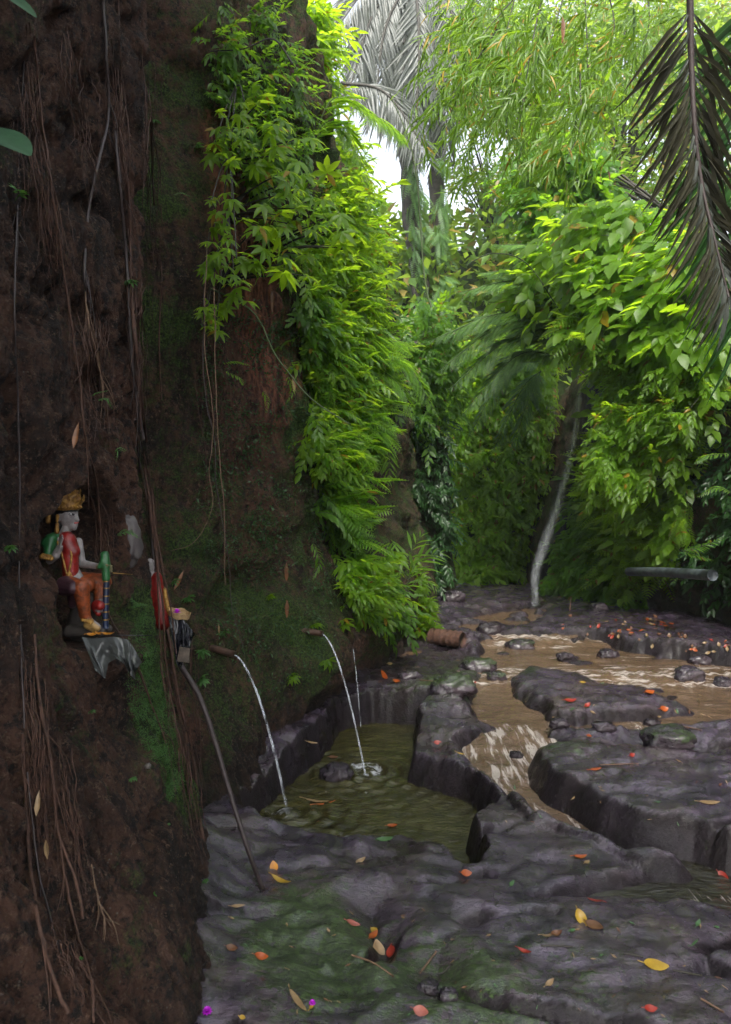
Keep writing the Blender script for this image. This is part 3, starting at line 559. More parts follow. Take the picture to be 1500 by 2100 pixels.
tag(foliage('ivy', q, 14.0 - .5 * np.abs(bulge(q, 60)) - .8 * RNG.random(len(q)), 'br', (.28, .55), (0, -.6, -.5), .5, 'L_bright'), 'dense green ivy curtain on the far cliff left of the waterfall', 'ivy', kind='stuff')
q = sample([(815,840),(915,850),(925,1000),(915,1200),(830,1215),(815,1100)], 380, .5, 60., 5)
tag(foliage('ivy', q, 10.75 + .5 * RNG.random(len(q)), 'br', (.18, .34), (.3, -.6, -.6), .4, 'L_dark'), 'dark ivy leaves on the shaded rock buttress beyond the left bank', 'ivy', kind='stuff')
q = sample([(700,470),(780,430),(960,480),(1040,440),(1180,480),(1240,620),(1150,760),(980,800),(860,800),(770,640)], 1500, .6, 70., 9, GAPS)
tag(foliage('undergrowth', q, 15.5 + 7 * RNG.random(len(q)), 'cl', (.5, 1.0), (0, -.5, -.3), .6, 'L_far'), 'pale sunlit undergrowth far back in the gorge around the palm trunks', 'undergrowth', kind='stuff')
# ---------------- shrubs and trees ----------------
def hangers(name, pl, n, yr, kinds, sc, mat, base, sp, seeds, cat, group, cl=.5, cs=110., seed=0, stem=None, down=False):
    q = sample(pl, n, cl, cs, seed, GAPS if 'forest' in name else WF); w_ = split(q, seeds)
    for i, s in enumerate(seeds):
        k = w_ == i
        if k.sum() < 3: continue
        Y0 = s[3] if len(s) > 3 else None
        Y = (Y0 if Y0 else rnd(*yr)) + (yr[1] - yr[0]) * .5 * (RNG.random(k.sum()) - .5) + .5 * bulge(q[k], 80, seed)
        b = q[k].mean(0); Yb = Y.mean(); P0 = pts3(b[None], np.array([Yb]))[0]
        e = empty(name, P0.tolist()); tag(e, s[2], cat, group)
        o = foliage('leaves' if stem != 'trunk' else 'crown', q[k], Y, kinds, sc, base, sp, mat); reloc(o, P0); o.location = (0, 0, 0); o.parent = e
        mb = MB(); qq = q[k]; P = pts3(qq, Y)
        if stem:
            root = P0 + (np.array(s[4]) if len(s) > 4 else np.array([.8, .3, -1.2]))
            for j in RNG.choice(len(P), min(len(P), 26 if stem == 'trunk' else 4 if len(s) > 5 and s[5] < .01 else 12), replace=False):
                mid = (root + P[j]) / 2 + [0, 0, .08 * np.linalg.norm(P[j] - root)]
                pp = smoothpath([root, mid, P[j]], 6); r0 = s[5] if len(s) > 5 else .012
                mb.tube(pp - P0, np.linspace(r0, .003, len(pp)), 5)
            if stem == 'trunk':
                pp = smoothpath([root + [0, 0, -7], root + [.15, 0, -3], root + [0, 0, .3]], 8); mb.tube(pp - P0, np.linspace(s[5] * 3.4, s[5] * 1.6, len(pp)), 10)
            mb.build('branch' if stem != 'trunk' else 'trunk', M['twig' if stem != 'trunk' else 'bark'], e)
# broad-leaved shrub masses
hangers('leafy_shrub', [(1080,560),(1130,470),(1230,400),(1330,400),(1420,450),(1500,480),(1500,660),(1400,680),(1300,660),(1230,660),(1150,620),(1090,640)], 640, (7.4, 9.0), 'brw', (.32, .62), 'L_bright', (-.8, -.2, -.45), .3,
  [(1130,600,'leafy shrub reaching left above the waterfall with small glossy leaves',10.2,(1.4,.2,-.4)),(1300,450,'broad-leaved bright green shrub below the dead palm frond',8.6,(1.4,.3,-.4)),(1290,600,'overhanging shrub with yellow-green oval leaves in the middle of the right bank',8.6,(1.4,.3,-.3)),(1430,620,'green shrub at the right edge under the hanging dead frond tip',8.0,(1.0,.3,-.4)),(1190,640,'drooping green shrub hanging just above the top of the waterfall',10.2,(1.2,.3,.2))], 'shrub', 'shrubs on the right bank', .35, 100., 11, 'b')
hangers('climbing_shrub', [(1190,660),(1260,640),(1420,640),(1480,700),(1440,850),(1390,960),(1330,1060),(1250,1060),(1225,930),(1235,800)], 620, (7.6, 8.8), 'br', (.24, .42), 'L_bright', (-.8, -.3, -.4), .5,
  [(1270,740,'bright climber hanging beside the head of the waterfall',8.5,(1.0,.3,.2)),(1400,760,'bright climber hanging below the dead palm frond on the right cliff',8.1,(.9,.3,.2)),(1300,920,'yellow-green climber in the middle of the right cliff above the grey pipe',8.4,(1.,.3,.2)),(1280,1040,'lowest bright climber on the right cliff near the stream',8.8,(.8,.3,.2))], 'climber', 'climbers on the right cliff', .7, 70., 18, 'b')
hangers('large_leaved_plant', [(480,180),(560,200),(640,280),(700,420),(710,520),(660,560),(560,580),(490,560),(470,420),(510,330)], 96, (4.3, 5.4), 'pal', (.10, .19), 'L_bright', (.5, -.4, -.35), .35,
  [(540,270,'large-leaved plant with the upper whorl of broad leaves on the left cliff',4.7,(-.5,.3,-.2)),(570,400,'large-leaved plant with drooping oval leaves at mid height of the left foliage',4.6,(-.5,.3,-.1)),(660,480,'whorl of broad yellow-green leaves standing out right of the reddish bank',4.9,(-.5,.3,-.1)),(540,550,'large-leaved plant whose long leaves point right over the reddish bank',4.4,(-.4,.3,-.1))], 'plant', 'large-leaved plants on the left cliff', 0, 110., 12, 'b')
hangers('lobed_leaf_vine', [(430,230),(500,200),(520,300),(470,420),(490,520),(520,620),(440,700),(410,640),(430,430)], 90, (4.0, 4.5), 'pal', (.06, .12), 'L_bright', (.3, -.5, -.5), .4,
  [(470,300,'upper vine of small lobed leaves climbing the dark cliff edge',4.2,(0,.3,.5),.006),(450,460,'vine of small lobed yellow-green leaves left of the reddish bank',4.15,(0,.3,.6),.006),(430,640,'lowest tuft of small lobed leaves on the hanging vine',4.1,(0,.3,.6),.006)], 'vine', 'lobed vines on the left cliff', .3, 80., 13, 'b')
hangers('leafy_tree', [(560,0),(640,0),(655,110),(655,200),(720,330),(770,430),(750,540),(690,430),(640,300),(600,180),(540,90)], 900, (7.5, 9.5), 'br', (.26, .5), 'L_bright', (.4, -.4, -.5), .5,
  [(640,60,'leafy tree crown at the top left against the pale sky',8.2,(-1.2,.6,-1.2),.035),(720,360,'yellow-green tree crown between the left cliff and the palms',9.2,(-1.4,.4,-1.4),.04)], 'tree', None, .9, 70., 14, 'trunk')
hangers('forest_tree', [(930,0),(1500,0),(1500,420),(1380,440),(1250,480),(1130,520),(1050,450),(930,430),(910,250),(960,120)], 1250, (13.5, 18), 'cls', (.45, .85), 'L_far', (-.2, -.5, -.4), .6,
  [(980,380,'distant pale tree low between the palm trunks and the bamboo',18,(.5,1,-2),.05),(1060,120,'tall sunlit tree behind the hanging bamboo leaves',15,(1,1,-2),.06),(1240,120,'yellowish tree crown with sky showing through, left of the dead frond',15.5,(.4,1,-3),.07),(1180,400,'dense tree crown above the broad-leaved shrubs',14,(.6,1,-2),.07),(1420,250,'dark tree crown behind the dead palm frond',13.5,(.6,1,-2),.08)], 'tree', 'trees beyond the gorge', 1.3, 60., 15, 'trunk')
hangers('dark_leaved_tree', [(1040,300),(1130,240),(1250,290),(1290,400),(1220,500),(1110,480),(1050,400)], 420, (10, 11.5), 'brw', (.3, .5), 'L_mid', (-.5, -.3, -.6), .45,
  [(1150,380,'dark glossy-leaved tree branch hanging in front of the far trees',10.6,(1.8,.2,-.6),.03)], 'tree', None, .6, 70., 16, 'b')
q = sample([(790,640),(860,600),(930,640),(935,860),(915,900),(820,900),(800,780)], 380, .4, 60., 21)
tag(foliage('undergrowth', q, 10.6 + .8 * RNG.random(len(q)), 'br', (.25, .5), (.2, -.5, -.5), .5, 'L_mid'), 'green foliage hanging over the top of the dark rock buttress', 'undergrowth', kind='stuff')
hangers('mossy_shrub', [(735,1180),(800,1130),(860,1150),(880,1230),(905,1285),(830,1300),(800,1310),(745,1270)], 330, (6.8, 8.2), 'pal', (.10, .2), 'L_bright', (.4, -.5, -.1), .5,
  [(770,1230,'bright green low plants on the mossy rocks left of the path',7.2,(-.1,.3,-.3)),(850,1240,'low green bush at the end of the left bank above the log',8.4,(0,.3,-.3))], 'bush', None, .3, 60., 17, 'b')
# feathery bamboo-fern boughs leaning left in front of the far cliff
def frondmesh(path, n, ln, wd, droop, ang=55, jit=.12, lo=False, nrm=None, prof=None, fan=.0, lt=None):
    P = np.asarray(path, float); L = (leaflo if lo else leaf)(wd, .25, .04) if lt is None else lt
    t = np.linspace(.06, 1, n); s = np.linspace(0, 1, len(P)); C = np.stack([np.interp(t, s, P[:, i]) for i in range(3)], 1)
    T = np.gradient(C, axis=0); T /= np.linalg.norm(T, axis=1)[:, None]
    N = np.array(nrm if nrm is not None else (0, -.5, 1.), float); B = np.cross(N, T); B /= np.linalg.norm(B, axis=1)[:, None] + 1e-6
    pr = prof(t) if prof else np.sin(np.pi * np.clip(.15 + .85 * t, 0, 1))**.6 * (1 - .25 * t)
    Ps = []; Ds = []; S = []
    for sd in (1, -1):
        a = R(ang) * (1 - .35 * t) + RNG.normal(size=n) * jit
        D = T * np.cos(a)[:, None] + sd * B * np.sin(a)[:, None] + np.array([0, 0, -droop]) + RNG.normal(size=(n, 3)) * jit * .5
        Ps.append(C); Ds.append(D); S.append(ln * np.maximum(pr, .08) * rnd(.88, 1.1, n))
    if isinstance(lt, Spray): sp = [lt]
    else: sp = Spray(); sp.leaf(L, (0, 0, 0), (1, 0, 0), (0, 0, 1), 1); sp = [sp.end()]
    return stamp(sp, np.concatenate(Ps), np.concatenate(Ds), np.tile(N, (2 * n, 1)) + RNG.normal(size=(2 * n, 3)) * .12, np.concatenate(S))
def frond_part(parent, base, path, mat, rmat, n, ln, wd, droop, name='frond', rr=.004, **k):
    V, F, A = frondmesh(path, n, ln, wd, droop, **k); o = mk(name, V - base, F, M[mat], parent, True, A.astype(np.float32))
    mb = MB(); mb.tube(np.asarray(path) - base, np.linspace(rr, rr * .25, len(path)), 5); mb.build('rib', M[rmat], o); return o
PINF = SP['pinf'][0]
def fern(fr, Y, label, mat='L_fern', wd=.12, group='ferns on the cliffs', n=22, big=False, name='fern', cat='fern', base=None, ln=.24):
    """fr: list of frond paths in photo pixels with depth offsets: [(px,py,dY),...]"""
    b = W3(*(base or fr[0][0][:2]), Y); e = empty(name, b.tolist()); tag(e, label, cat, group)
    for f in fr:
        P = smoothpath([W3(a, c, Y + (d[0] if d else 0)) for a, c, *d in f], 8); L = np.linalg.norm(np.diff(P, axis=0), axis=1).sum()
        frond_part(e, b, P, mat, 'stem', n, L * ln, wd, .05, rr=L * .006, lt=PINF if big else None)
    return e
fern([[(700,80),(640,70),(600,110)],[(640,290),(690,200),(790,250),(830,290)],[(640,290),(680,250),(740,330)],[(630,300),(700,250),(760,380)],[(640,280),(600,180),(560,200)]], 6.2, 'large tree fern with arching fronds near the top of the left foliage', big=True, n=20, name='tree_fern', base=(640,290), ln=.3)
fern([[(560,200),(610,110),(700,100)],[(555,205),(600,150),(680,170)]], 6., 'fern with fronds reaching right under the top left tree', n=24, big=True)
fern([[(640,560),(720,520),(800,560)],[(640,570),(700,590),(760,660)],[(640,560),(680,500),(740,470)]], 6.4, 'fern fronds spreading over the creeper at mid height of the left bank', big=True, n=18, ln=.28)
fern([[(760,740),(830,740),(895,850)],[(760,745),(820,790),(850,860)],[(750,740),(800,700),(870,720)]], 7.2, 'large yellow-green fern drooping at the right tip of the left bank', big=True, n=20, ln=.3)
fern([[(735,880),(790,890),(800,1000)],[(740,880),(770,920),(745,990)],[(740,870),(780,850),(815,900)]], 6.8, 'broad bright fern hanging in front of the bare brown slope', big=True, n=18, ln=.34)
fern([[(655,850),(700,840),(750,870)],[(650,855),(700,880),(730,930)]], 6., 'small fern on the left bank above the brown slope', n=18)
fern([[(660,1000),(700,990),(740,1010)],[(660,1010),(690,1040),(720,1080)],[(640,1050),(690,1060),(740,1130)]], 5.8, 'pale drooping fern low on the left bank above the second pipe', n=20)
fern([[(830,1210),(860,1150),(920,1130)],[(830,1210),(870,1190),(900,1210)],[(830,1210),(840,1140),(870,1090)],[(825,1210),(800,1150),(790,1120)]], 7.6, 'spiky strap-leaved fern at the foot of the bare brown slope', n=8, ln=.5, wd=.06)
fern([[(225,800),(200,805),(188,812)],[(200,820),(220,818),(232,840)]], 2.75, 'small pale fern sprouting high above the crowned statue', 'L_sprout', n=16)
fern([[(262,925),(242,920),(238,950)]], 2.9, 'single small fern frond above the plastered stone', 'L_sprout', n=14)
fern([[(240,1098),(265,1090),(288,1104)],[(240,1098),(252,1088),(262,1085)]], 2.95, 'pale fern over the smooth plastered stone', 'L_sprout', n=16)
fern([[(300,1245),(280,1238),(268,1226)],[(268,1246),(285,1240),(305,1240)]], 2.95, 'small pale fern beside the foot of the crowned statue', 'L_sprout', n=14)
fern([[(355,400),(372,395),(395,404)]], 3.5, 'little fern on the dark cliff near the mossy ledge', 'L_sprout', n=14)
fern([[(455,745),(485,742),(515,750)],[(460,760),(490,775),(500,790)]], 4.3, 'small fern on the reddish bank below the twisting vine', n=14)
fern([[(640,1110),(655,1150),(640,1190)]], 5.2, 'dark hanging fern above the brown clay', 'L_mid', n=16)
fern([[(590,770),(600,800),(585,830)],[(540,800),(548,820),(545,850)]], 4.8, 'small bright fern on the reddish bank', n=12)
fern([[(1500,930),(1450,935),(1425,950)],[(1500,1010),(1470,1000),(1430,1020)]], 7, 'fern reaching in from the right edge below the shaded rock', n=16)
fern([[(1400,1130),(1440,1120),(1490,1100)],[(1400,1130),(1430,1140),(1470,1150)]], 7.6, 'drooping fern just above the grey pipe', 'L_mid', n=16)
SLIM = leaf(.07, .3, .03)
fern([[(1200,700),(1050,640),(880,700)],[(1200,710),(1050,660),(900,760)],[(1190,720),(1060,690),(920,800)],[(1190,690),(1080,580),(940,600)],[(1200,680),(1100,560),(980,560)],[(1150,730),(1060,730),(950,850)],[(1200,670),(1120,520),(1010,500)]], 10.2, 'feathery bough leaning left in front of the far cliff', 'L_feather', n=30, big=True, name='feathery_bamboo', cat='bamboo', group=None, base=(1200,710), ln=.26)
fern([[(1110,760),(1070,800),(1010,930)],[(1110,760),(1080,830),(1050,930)],[(1110,740),(1040,760),(960,900)]], 11.6, 'lower feathery bough beside the waterfall', 'L_feather', n=26, big=True, name='feathery_bamboo', cat='bamboo', group=None, base=(1115,755), ln=.26)
# hanging bamboo sprays, top right
BB = [((1110,0),(1090,100),(1065,260)),((1070,-20),(1000,60),(930,160)),((1110,20),(1020,120),(940,250)),((1200,-20),(1205,120),(1200,230)),((1160,-20),(1120,120),(1080,300)),((1250,-10),(1260,60),(1240,170)),((1330,-10),(1330,60),(1300,130)),((1000,-20),(960,30),(920,70)),((1100,100),(1040,200),(980,310)),((1150,80),(1140,200),(1120,340)),((1190,150),(1190,260),(1160,330)),((1060,-20),(1040,60),(1020,120)),((1290,20),(1270,110),(1220,200)),((1020,60),(960,150),(915,210))]
BL = ['longest bamboo spray, its bare dark stem hanging from the top edge','bamboo spray reaching furthest left beside the grey palm','bamboo spray in front of the pale gap left of centre','straight thin bamboo spray hanging right of the brown dead leaf','bamboo spray directly behind the long bare stem','bamboo spray nearest the dead palm frond at the top','short bamboo spray over the dead palm frond leaflets','small bamboo spray at the top beside the grey palm crown','low bamboo spray in front of the white sky gap','low bamboo spray above the dark glossy tree','short lower bamboo spray ending above the dark tree','short bamboo spray between the two long left stems','slanting bamboo spray left of the dead palm frond','lower left bamboo spray beside the hanging palm frond']
for i, (pp, lb) in enumerate(zip(BB, BL)):
    Y = 6.5 + 1.8 * ((i * 7) % 5) / 5; b = W3(*pp[0], Y); e = tag(empty('bamboo_branch', b.tolist()), lb, 'bamboo', 'bamboo sprays hanging at the top right')
    P = smoothpath([W3(*p, Y) for p in pp], 8); mb = MB(); mb.tube(P - b, np.linspace(.008, .002, len(P)), 5)
    t = RNG.random(34)**.8; C = np.stack([np.interp(t, np.linspace(0, 1, len(P)), P[:, k]) for k in range(3)], 1) + RNG.normal(size=(34, 3)) * [.14, .3, .10]
    D = dirs(34, (-.55, -.2, -.55), .45); V, F, A = stamp(SP['bam'], C, D, dirs(34, (0, -.4, 1), .4), rnd(.24, .42, 34))
    mb.build('stem', M['twig'], e); mk('leaves', V - b, F, M['L_bamboo'], e, True, A.astype(np.float32))
# grey palms
def palm(Y, trunk, r, fr, label):
    b = W3(*trunk[-1], Y); e = tag(empty('palm_tree', b.tolist()), label, 'palm', 'palms in the middle distance'); P = smoothpath([W3(*p, Y) for p in trunk], 8)
    P2 = P + .05 * np.stack([fbm(P[:, 2] * 1.5, 0, k, 2, 300) for k in (0, 1, 2)], 1); rad = r * (1 + .12 * np.sin(P[:, 2] * 14)); MB().tube(P2 - b, rad, 14).build('trunk', M['bark'], e)
    for f in fr:
        Q = smoothpath([W3(a, c, Y + (d[0] if d else 0)) for a, c, *d in f], 8); L = np.linalg.norm(np.diff(Q, axis=0), axis=1).sum()
        frond_part(e, b, Q, 'L_palm', 'twig', 62, .95, .035, .55, rr=.035, ang=50, nrm=(.2, -1, .3), prof=lambda t: .55 + .45 * np.sin(np.pi * t))
palm(15.5, [(835,-60),(838,200),(842,420),(860,560),(868,760)], .19, [[(850,-60),(770,20,-1),(715,190,-1.5)],[(850,-60),(790,60,-1),(770,240,-1)],[(850,-60),(830,80,-.8),(830,260,-1)],[(850,-70),(760,-30,-1),(690,60,-1.5)],[(850,-60),(860,90,-1.5),(850,300,-1.5)],[(850,-80),(800,-20,1),(740,150,1)],[(850,-60),(880,60,1),(900,250,1)],[(700,170,-2),(790,190,-2.3),(870,300,-2.5)]], 'grey-fronded palm with the thicker leaning trunk left of the other')
palm(16.5, [(905,-60),(900,200),(896,420),(903,600),(905,760)], .17, [[(900,-60),(930,40,-1),(960,190,-1)],[(900,-60),(890,80,-1),(880,240,-1)],[(900,-60),(860,20,-1),(810,200,-1)],[(900,-60),(920,100,-1),(915,320,-1)],[(900,-80),(950,-20,0),(985,80,0)],[(900,-80),(840,-20,1),(780,90,1)],[(900,-60),(880,120,1),(900,380,1)]], 'straight palm trunk right of the other with pale hanging fronds')
q = np.stack([rnd(0, 1, 120), rnd(320, 640, 120)], 1); q[:, 0] = np.where(q[:, 0] < .5, 838 + 40 * q[:, 0] + (q[:, 1] - 320) * .05, 880 + 34 * q[:, 0]); tag(foliage('epiphyte', q, 15.1 + .3 * RNG.random(120), 'pin', (.35, .65), (.2, -.3, -1), .35, 'L_feather'), 'pale green ferns hanging down along both palm trunks', 'fern cover', kind='stuff')
# dead palm frond
Pd = [W3(a, c, Y) for a, c, Y in [(1415,-30,4.3),(1418,130,4.4),(1425,260,4.45),(1440,380,4.5),(1468,500,4.5),(1495,610,4.5)]]
b = Pd[0]; e = tag(empty('dead_palm_frond', b.tolist()), 'dry grey-brown palm frond hanging head down at the top right corner', 'palm frond')
P = smoothpath(Pd, 8); V, F, A = frondmesh(P, 56, .62, .030, .38, ang=62, jit=.2, nrm=(0, -1, .15), prof=lambda t: .95 - .35 * t); mk('leaflets', V - b, F, M['L_deadpalm'], e, False, A.astype(np.float32))
V, F, A = frondmesh(P, 34, .34, .05, .9, ang=40, jit=.35, nrm=(0, -1, .15), prof=lambda t: .4 + .5 * t); mk('leaflets', V - b, F, M['L_palm'], e, False, A.astype(np.float32))['label'] = 'pale curled leaflets hanging limp'
MB().tube(P - b, np.linspace(.022, .006, len(P)), 8).build('rib', M['vine'], e)

Pd = [W3(a, c, Y) for a, c, Y in [(1590,-60,5.2),(1545,120,5.2),(1520,300,5.2),(1515,450,5.2),(1530,640,5.1)]]
b = Pd[0]; e = tag(empty('palm_frond', b.tolist()), 'dark green palm frond drooping at the right edge behind the dry one', 'palm frond'); P = smoothpath(Pd, 8)
V, F, A = frondmesh(P, 50, .9, .026, .5, ang=58, jit=.16, nrm=(0, -1, .15), prof=lambda t: 1 - .3 * t); mk('leaflets', V - b, F, M['L_dark'], e, False, A.astype(np.float32)); MB().tube(P - b, np.linspace(.02, .006, len(P)), 8).build('rib', M['vine'], e)
# unseen crowns added over and behind the viewer to shade the near bank
for i, (cx, cy, cz, rr_, lb) in enumerate([(-2.2,.2,6.6,2.6,'unseen tree crown added to shade the near left bank'),(.3,-4.6,6.6,2.9,'unseen tree crown added behind the viewer to block the sun'),(-1.4,-5.2,9.6,2.9,'higher unseen tree crown added behind the viewer to shade the left side'),(-3.2,3.6,8.2,2.2,'unseen tree crown added on top of the left cliff for shade')]):
    n = 520; p = RNG.normal(size=(n, 3)) * [.5, .5, .22] * rr_ + [cx, cy, cz]; V, F, A = stamp(SP['brw'], p, dirs(n, (0, 0, -.3), .8), dirs(n, (0, 0, 1), .3), rnd(.5, .9, n))
    b = np.array([cx, cy, cz]); e = tag(empty('shade_canopy', b.tolist()), lb, 'tree'); mk('crown', V - b, F, M['L_mid'], e, True, A.astype(np.float32))
    MB().tube(smoothpath([[-2.2, 0, 1.2], [-1.2, .1, .2], [0, 0, .2]], 6), np.linspace(.16, .05, 13), 8).build('trunk', M['bark'], e)
# ---------------- roots and vines ----------------
def onwall(px, py, off=.02): p = hitL(px, py); p[0] += off; p[1] -= off * .5; return p
def rootpath(pts, off, wig=.008, n=7, hit=True):
    P = np.array([onwall(a, b, off) for a, b in pts]); P = smoothpath(P, n)
    s = np.arange(len(P)) * .35 + RNG.random() * 90
    P = P + wig * np.stack([.4 * fbm(s, 0, 1, 3, 401), fbm(s, 0, 2, 3, 402), .3 * fbm(s, 0, 3, 3, 403)], 1); return P
ROOTS = [ # photo path, radius, material, label
 ([(42,20),(38,150),(30,300),(24,450),(18,620),(25,800),(30,1000),(28,1200),(34,1400),(45,1600),(70,1800),(110,1950)], .004, 'vine', 'dark hanging root nearest the left edge, running the full height'),
 ([(200,0),(208,120),(212,240),(190,340),(170,440),(162,560),(170,620)], .007, 'vine', 'dark smooth vine bending left high on the near bank'),
 ([(232,0),(240,200),(238,300),(255,400),(258,520),(262,600)], .006, 'root', 'pale-jointed brown root in the middle of the upper near bank'),
 ([(225,270),(235,380),(248,520),(255,640),(262,760),(285,900)], .008, 'vine', 'straight dark root beside the pale-jointed root'),
 ([(60,80),(75,240),(100,420),(120,560),(150,760),(165,900),(190,1000),(200,1150)], .005, 'root', 'thin red-brown root slanting right down to the statue niche'),
 ([(165,600),(175,680),(195,760),(200,800)], .004, 'root2', 'short frayed orange root ending above the small fern'),
 ([(258,600),(272,760),(292,900),(300,1050),(322,1200),(340,1320),(360,1440),(388,1560),(402,1700),(432,1830)], .010, 'root', 'thick red-brown root following the edge of the near bank down to the rock'),
 ([(268,860),(280,960),(300,1060),(312,1180),(330,1260),(345,1380)], .007, 'vine', 'dark root beside the smooth plastered stone'),
 ([(170,1000),(195,1080),(200,1180),(215,1260),(260,1340),(300,1440),(330,1520),(352,1620)], .004, 'root', 'thin root hanging down in front of the crowned statue'),
 ([(58,1300),(66,1420),(90,1560),(105,1700),(140,1800),(155,1880)], .007, 'root', 'red-brown root low on the near bank left of the mossy patch'),
 ([(30,1500),(38,1640),(45,1760),(60,1880),(85,1980),(120,2070)], .009, 'root', 'thick root spreading into a fan at the bottom left corner'),
 ([(175,1770),(195,1860),(215,1895)], .003, 'root2', 'single orange straw-like root low on the near bank'),
 ([(110,1740),(130,1850),(150,1930),(172,2010),(175,2090)], .006, 'root', 'root running to the bottom edge left of the dark rock'),
 ([(300,250),(310,420),(325,560),(320,700),(325,820)], .005, 'root', 'thin root in the shaded cleft right of the near bank top')]
for pts, r, m, lb in ROOTS:
    P = rootpath(pts, .018 + r); b = P[0].copy(); e = MB(); r = r * min(1, P[len(P) // 2][1] / 2.9) * .9; e.tube(P - b, r * (1 + .25 * fbm(np.arange(len(P)) * .8, 0, 0, 2, 410)), 6)
    for k in range(7):      # rootlets
        i = RNG.integers(2, len(P) - 3); d = np.array([rnd(-.02, .05), rnd(-.12, .12), rnd(-.3, -.1)]); e.tube(smoothpath([P[i] - b, P[i] - b + d * .5 + [.01, rnd(-.02, .02), 0], P[i] - b + d], 5), np.linspace(.0022, .0008, 11), 4)
    tag(reloc(e.build('hanging_root', M[m]), [0, 0, 0]), lb, 'root', 'roots hanging on the near bank').location = b.tolist()
# fine root beards: each a bundle
for j, (x0, y0, x1, y1, n, sp, lb) in enumerate([(262,560,285,900,26,20,'dense beard of fine reddish roots above the plastered stone'),(60,260,150,760,18,30,'beard of fine roots on the upper near bank'),(180,560,205,860,14,14,'frayed reddish root beard above the small fern'),(190,1010,205,1290,20,22,'curtain of thin roots just right of the crowned statue'),(40,1350,80,1850,26,26,'beard of dark roots low at the left edge'),(105,1500,170,1880,16,20,'loose thin roots beside the low mossy patch'),(380,1300,400,1640,12,20,'thin roots hanging in the cleft beside the long stick'),(410,560,470,1180,16,40,'long thin vines hanging down over the dark cleft'),(285,900,330,1250,22,16,'tangle of roots along the edge of the near bank above the red statue'),(20,0,60,560,16,40,'fine roots at the upper left edge'),(120,60,200,480,18,50,'fine roots over the upper near bank'),(215,80,262,560,24,26,'fine roots around the pale-jointed root'),(300,80,330,760,14,36,'fine roots in the dark cleft top'),(150,620,200,960,16,40,'fine roots above the statue niche'),(320,1330,400,1800,20,26,'fine roots along the mossy edge of the near bank'),(90,1880,170,2080,22,40,'fan of fine orange roots at the bottom left')]):
    mb = MB(); b = onwall(x0, y0, .02)
    for k in range(n):
        a = RNG.normal() * sp * .5; f0 = rnd(0, .45); f1 = rnd(.55, 1.); pts = [(x0 + (x1 - x0) * f + a + RNG.normal() * sp * .18, y0 + (y1 - y0) * f) for f in np.linspace(f0, f1, 5)]
        P = rootpath(pts, .012 + rnd(0, .035), .02, 6); mb.tube(P - b, np.linspace(rnd(.0014, .0034), .0008, len(P)) * min(1, P[0][1] / 3.), 4)
    o = mb.build('root_beard', M['root']); o.location = b.tolist(); tag(o, lb, 'roots', 'beards of fine roots')
def freevine(pts, Y, r, m, lb, name='vine', cat='vine', group='vines hanging over the cleft'):
    P = smoothpath([W3(p[0], p[1], p[2] if len(p) > 2 else Y) for p in pts], 8); b = P[0].copy(); P = P + .008 * np.stack([fbm(P[:, 2] * 6, 0, k, 3, 420) for k in (0, 1, 2)], 1)
    o = MB().tube(P - b, np.linspace(r, r * .6, len(P)), 6).build(name, M[m]); o.location = b.tolist(); return tag(o, lb, cat, group)
freevine([(430,470),(418,640),(420,800),(440,900),(445,1000),(470,1150),(475,1240),(500,1330)], 4.1, .003, 'vine', 'long pale vine hanging free in front of the mossy bulge')
freevine([(440,560),(442,760),(448,900),(460,1050),(462,1200)], 4.05, .003, 'root2', 'pair vine just right of the long pale vine')
freevine([(425,500),(420,700),(438,860),(430,960),(435,1040),(400,1110),(350,1130)], 4.0, .0025, 'root2', 'thin vine curling left towards the red statue')
freevine([(430,590),(520,640),(560,720),(590,760),(640,820),(720,870)], 4.5, .006, 'stem', 'twisting greenish vine crossing the reddish bank')
freevine([(600,130),(560,80),(500,100),(430,105)], 4.6, .006, 'twig', 'bare arching twig near the top of the left cliff')
freevine([(885,630),(870,560),(850,330),(800,190)], 7.5, .010, 'stem', 'dark curved frond stem standing in front of the palm trunk')
freevine([(955,545),(1010,520),(1080,540),(1150,640)], 8.5, .008, 'stem', 'arched stem in front of the pale undergrowth')
freevine([(1160,1290),(1168,1255),(1172,1225)], 9.8, .012, 'root2', 'thin pale stick leaning upright at the far bank', 'stick', 'stick', None)
for i, (pp, lb) in enumerate([([(298,960),(318,1120),(334,1240),(340,1350),(352,1420)],'dark root hanging across the red statue'),([(310,1000),(322,1130),(326,1260),(336,1400),(352,1500)],'root left of the red statue at the cleft edge'),([(305,1030),(330,1140),(352,1260),(362,1340)],'thin root crossing in front of the gold sash of the red statue')]): freevine(pp, 3.42, .006 - .001 * i, 'root', lb, 'hanging_root', 'root', 'roots over the red statue')
# stick leaning from the second shrine to the rock
S = [hitL(372,1365) + [.05,-.03,0], None, None, None]; end = hitG(541,1830)
p0 = W3(370,1360,3.62); P = smoothpath([p0 + [-.02,.05,.12], p0, W3(405,1420,3.55), W3(432,1490,3.5), W3(470,1620,3.35), W3(510,1745,3.2), end], 8)
P = P + .006 * np.stack([fbm(P[:, 2] * 9, 0, k, 3, 430) for k in (0, 1, 2)], 1); b = P[-1].copy()
o = MB().tube(P - b, np.linspace(.017, .009, len(P)), 8).build('leaning_stick', M['vine']); o.location = b.tolist(); tag(o, 'long crooked bare stick leaning from the far shrine down to the mossy rock', 'stick')
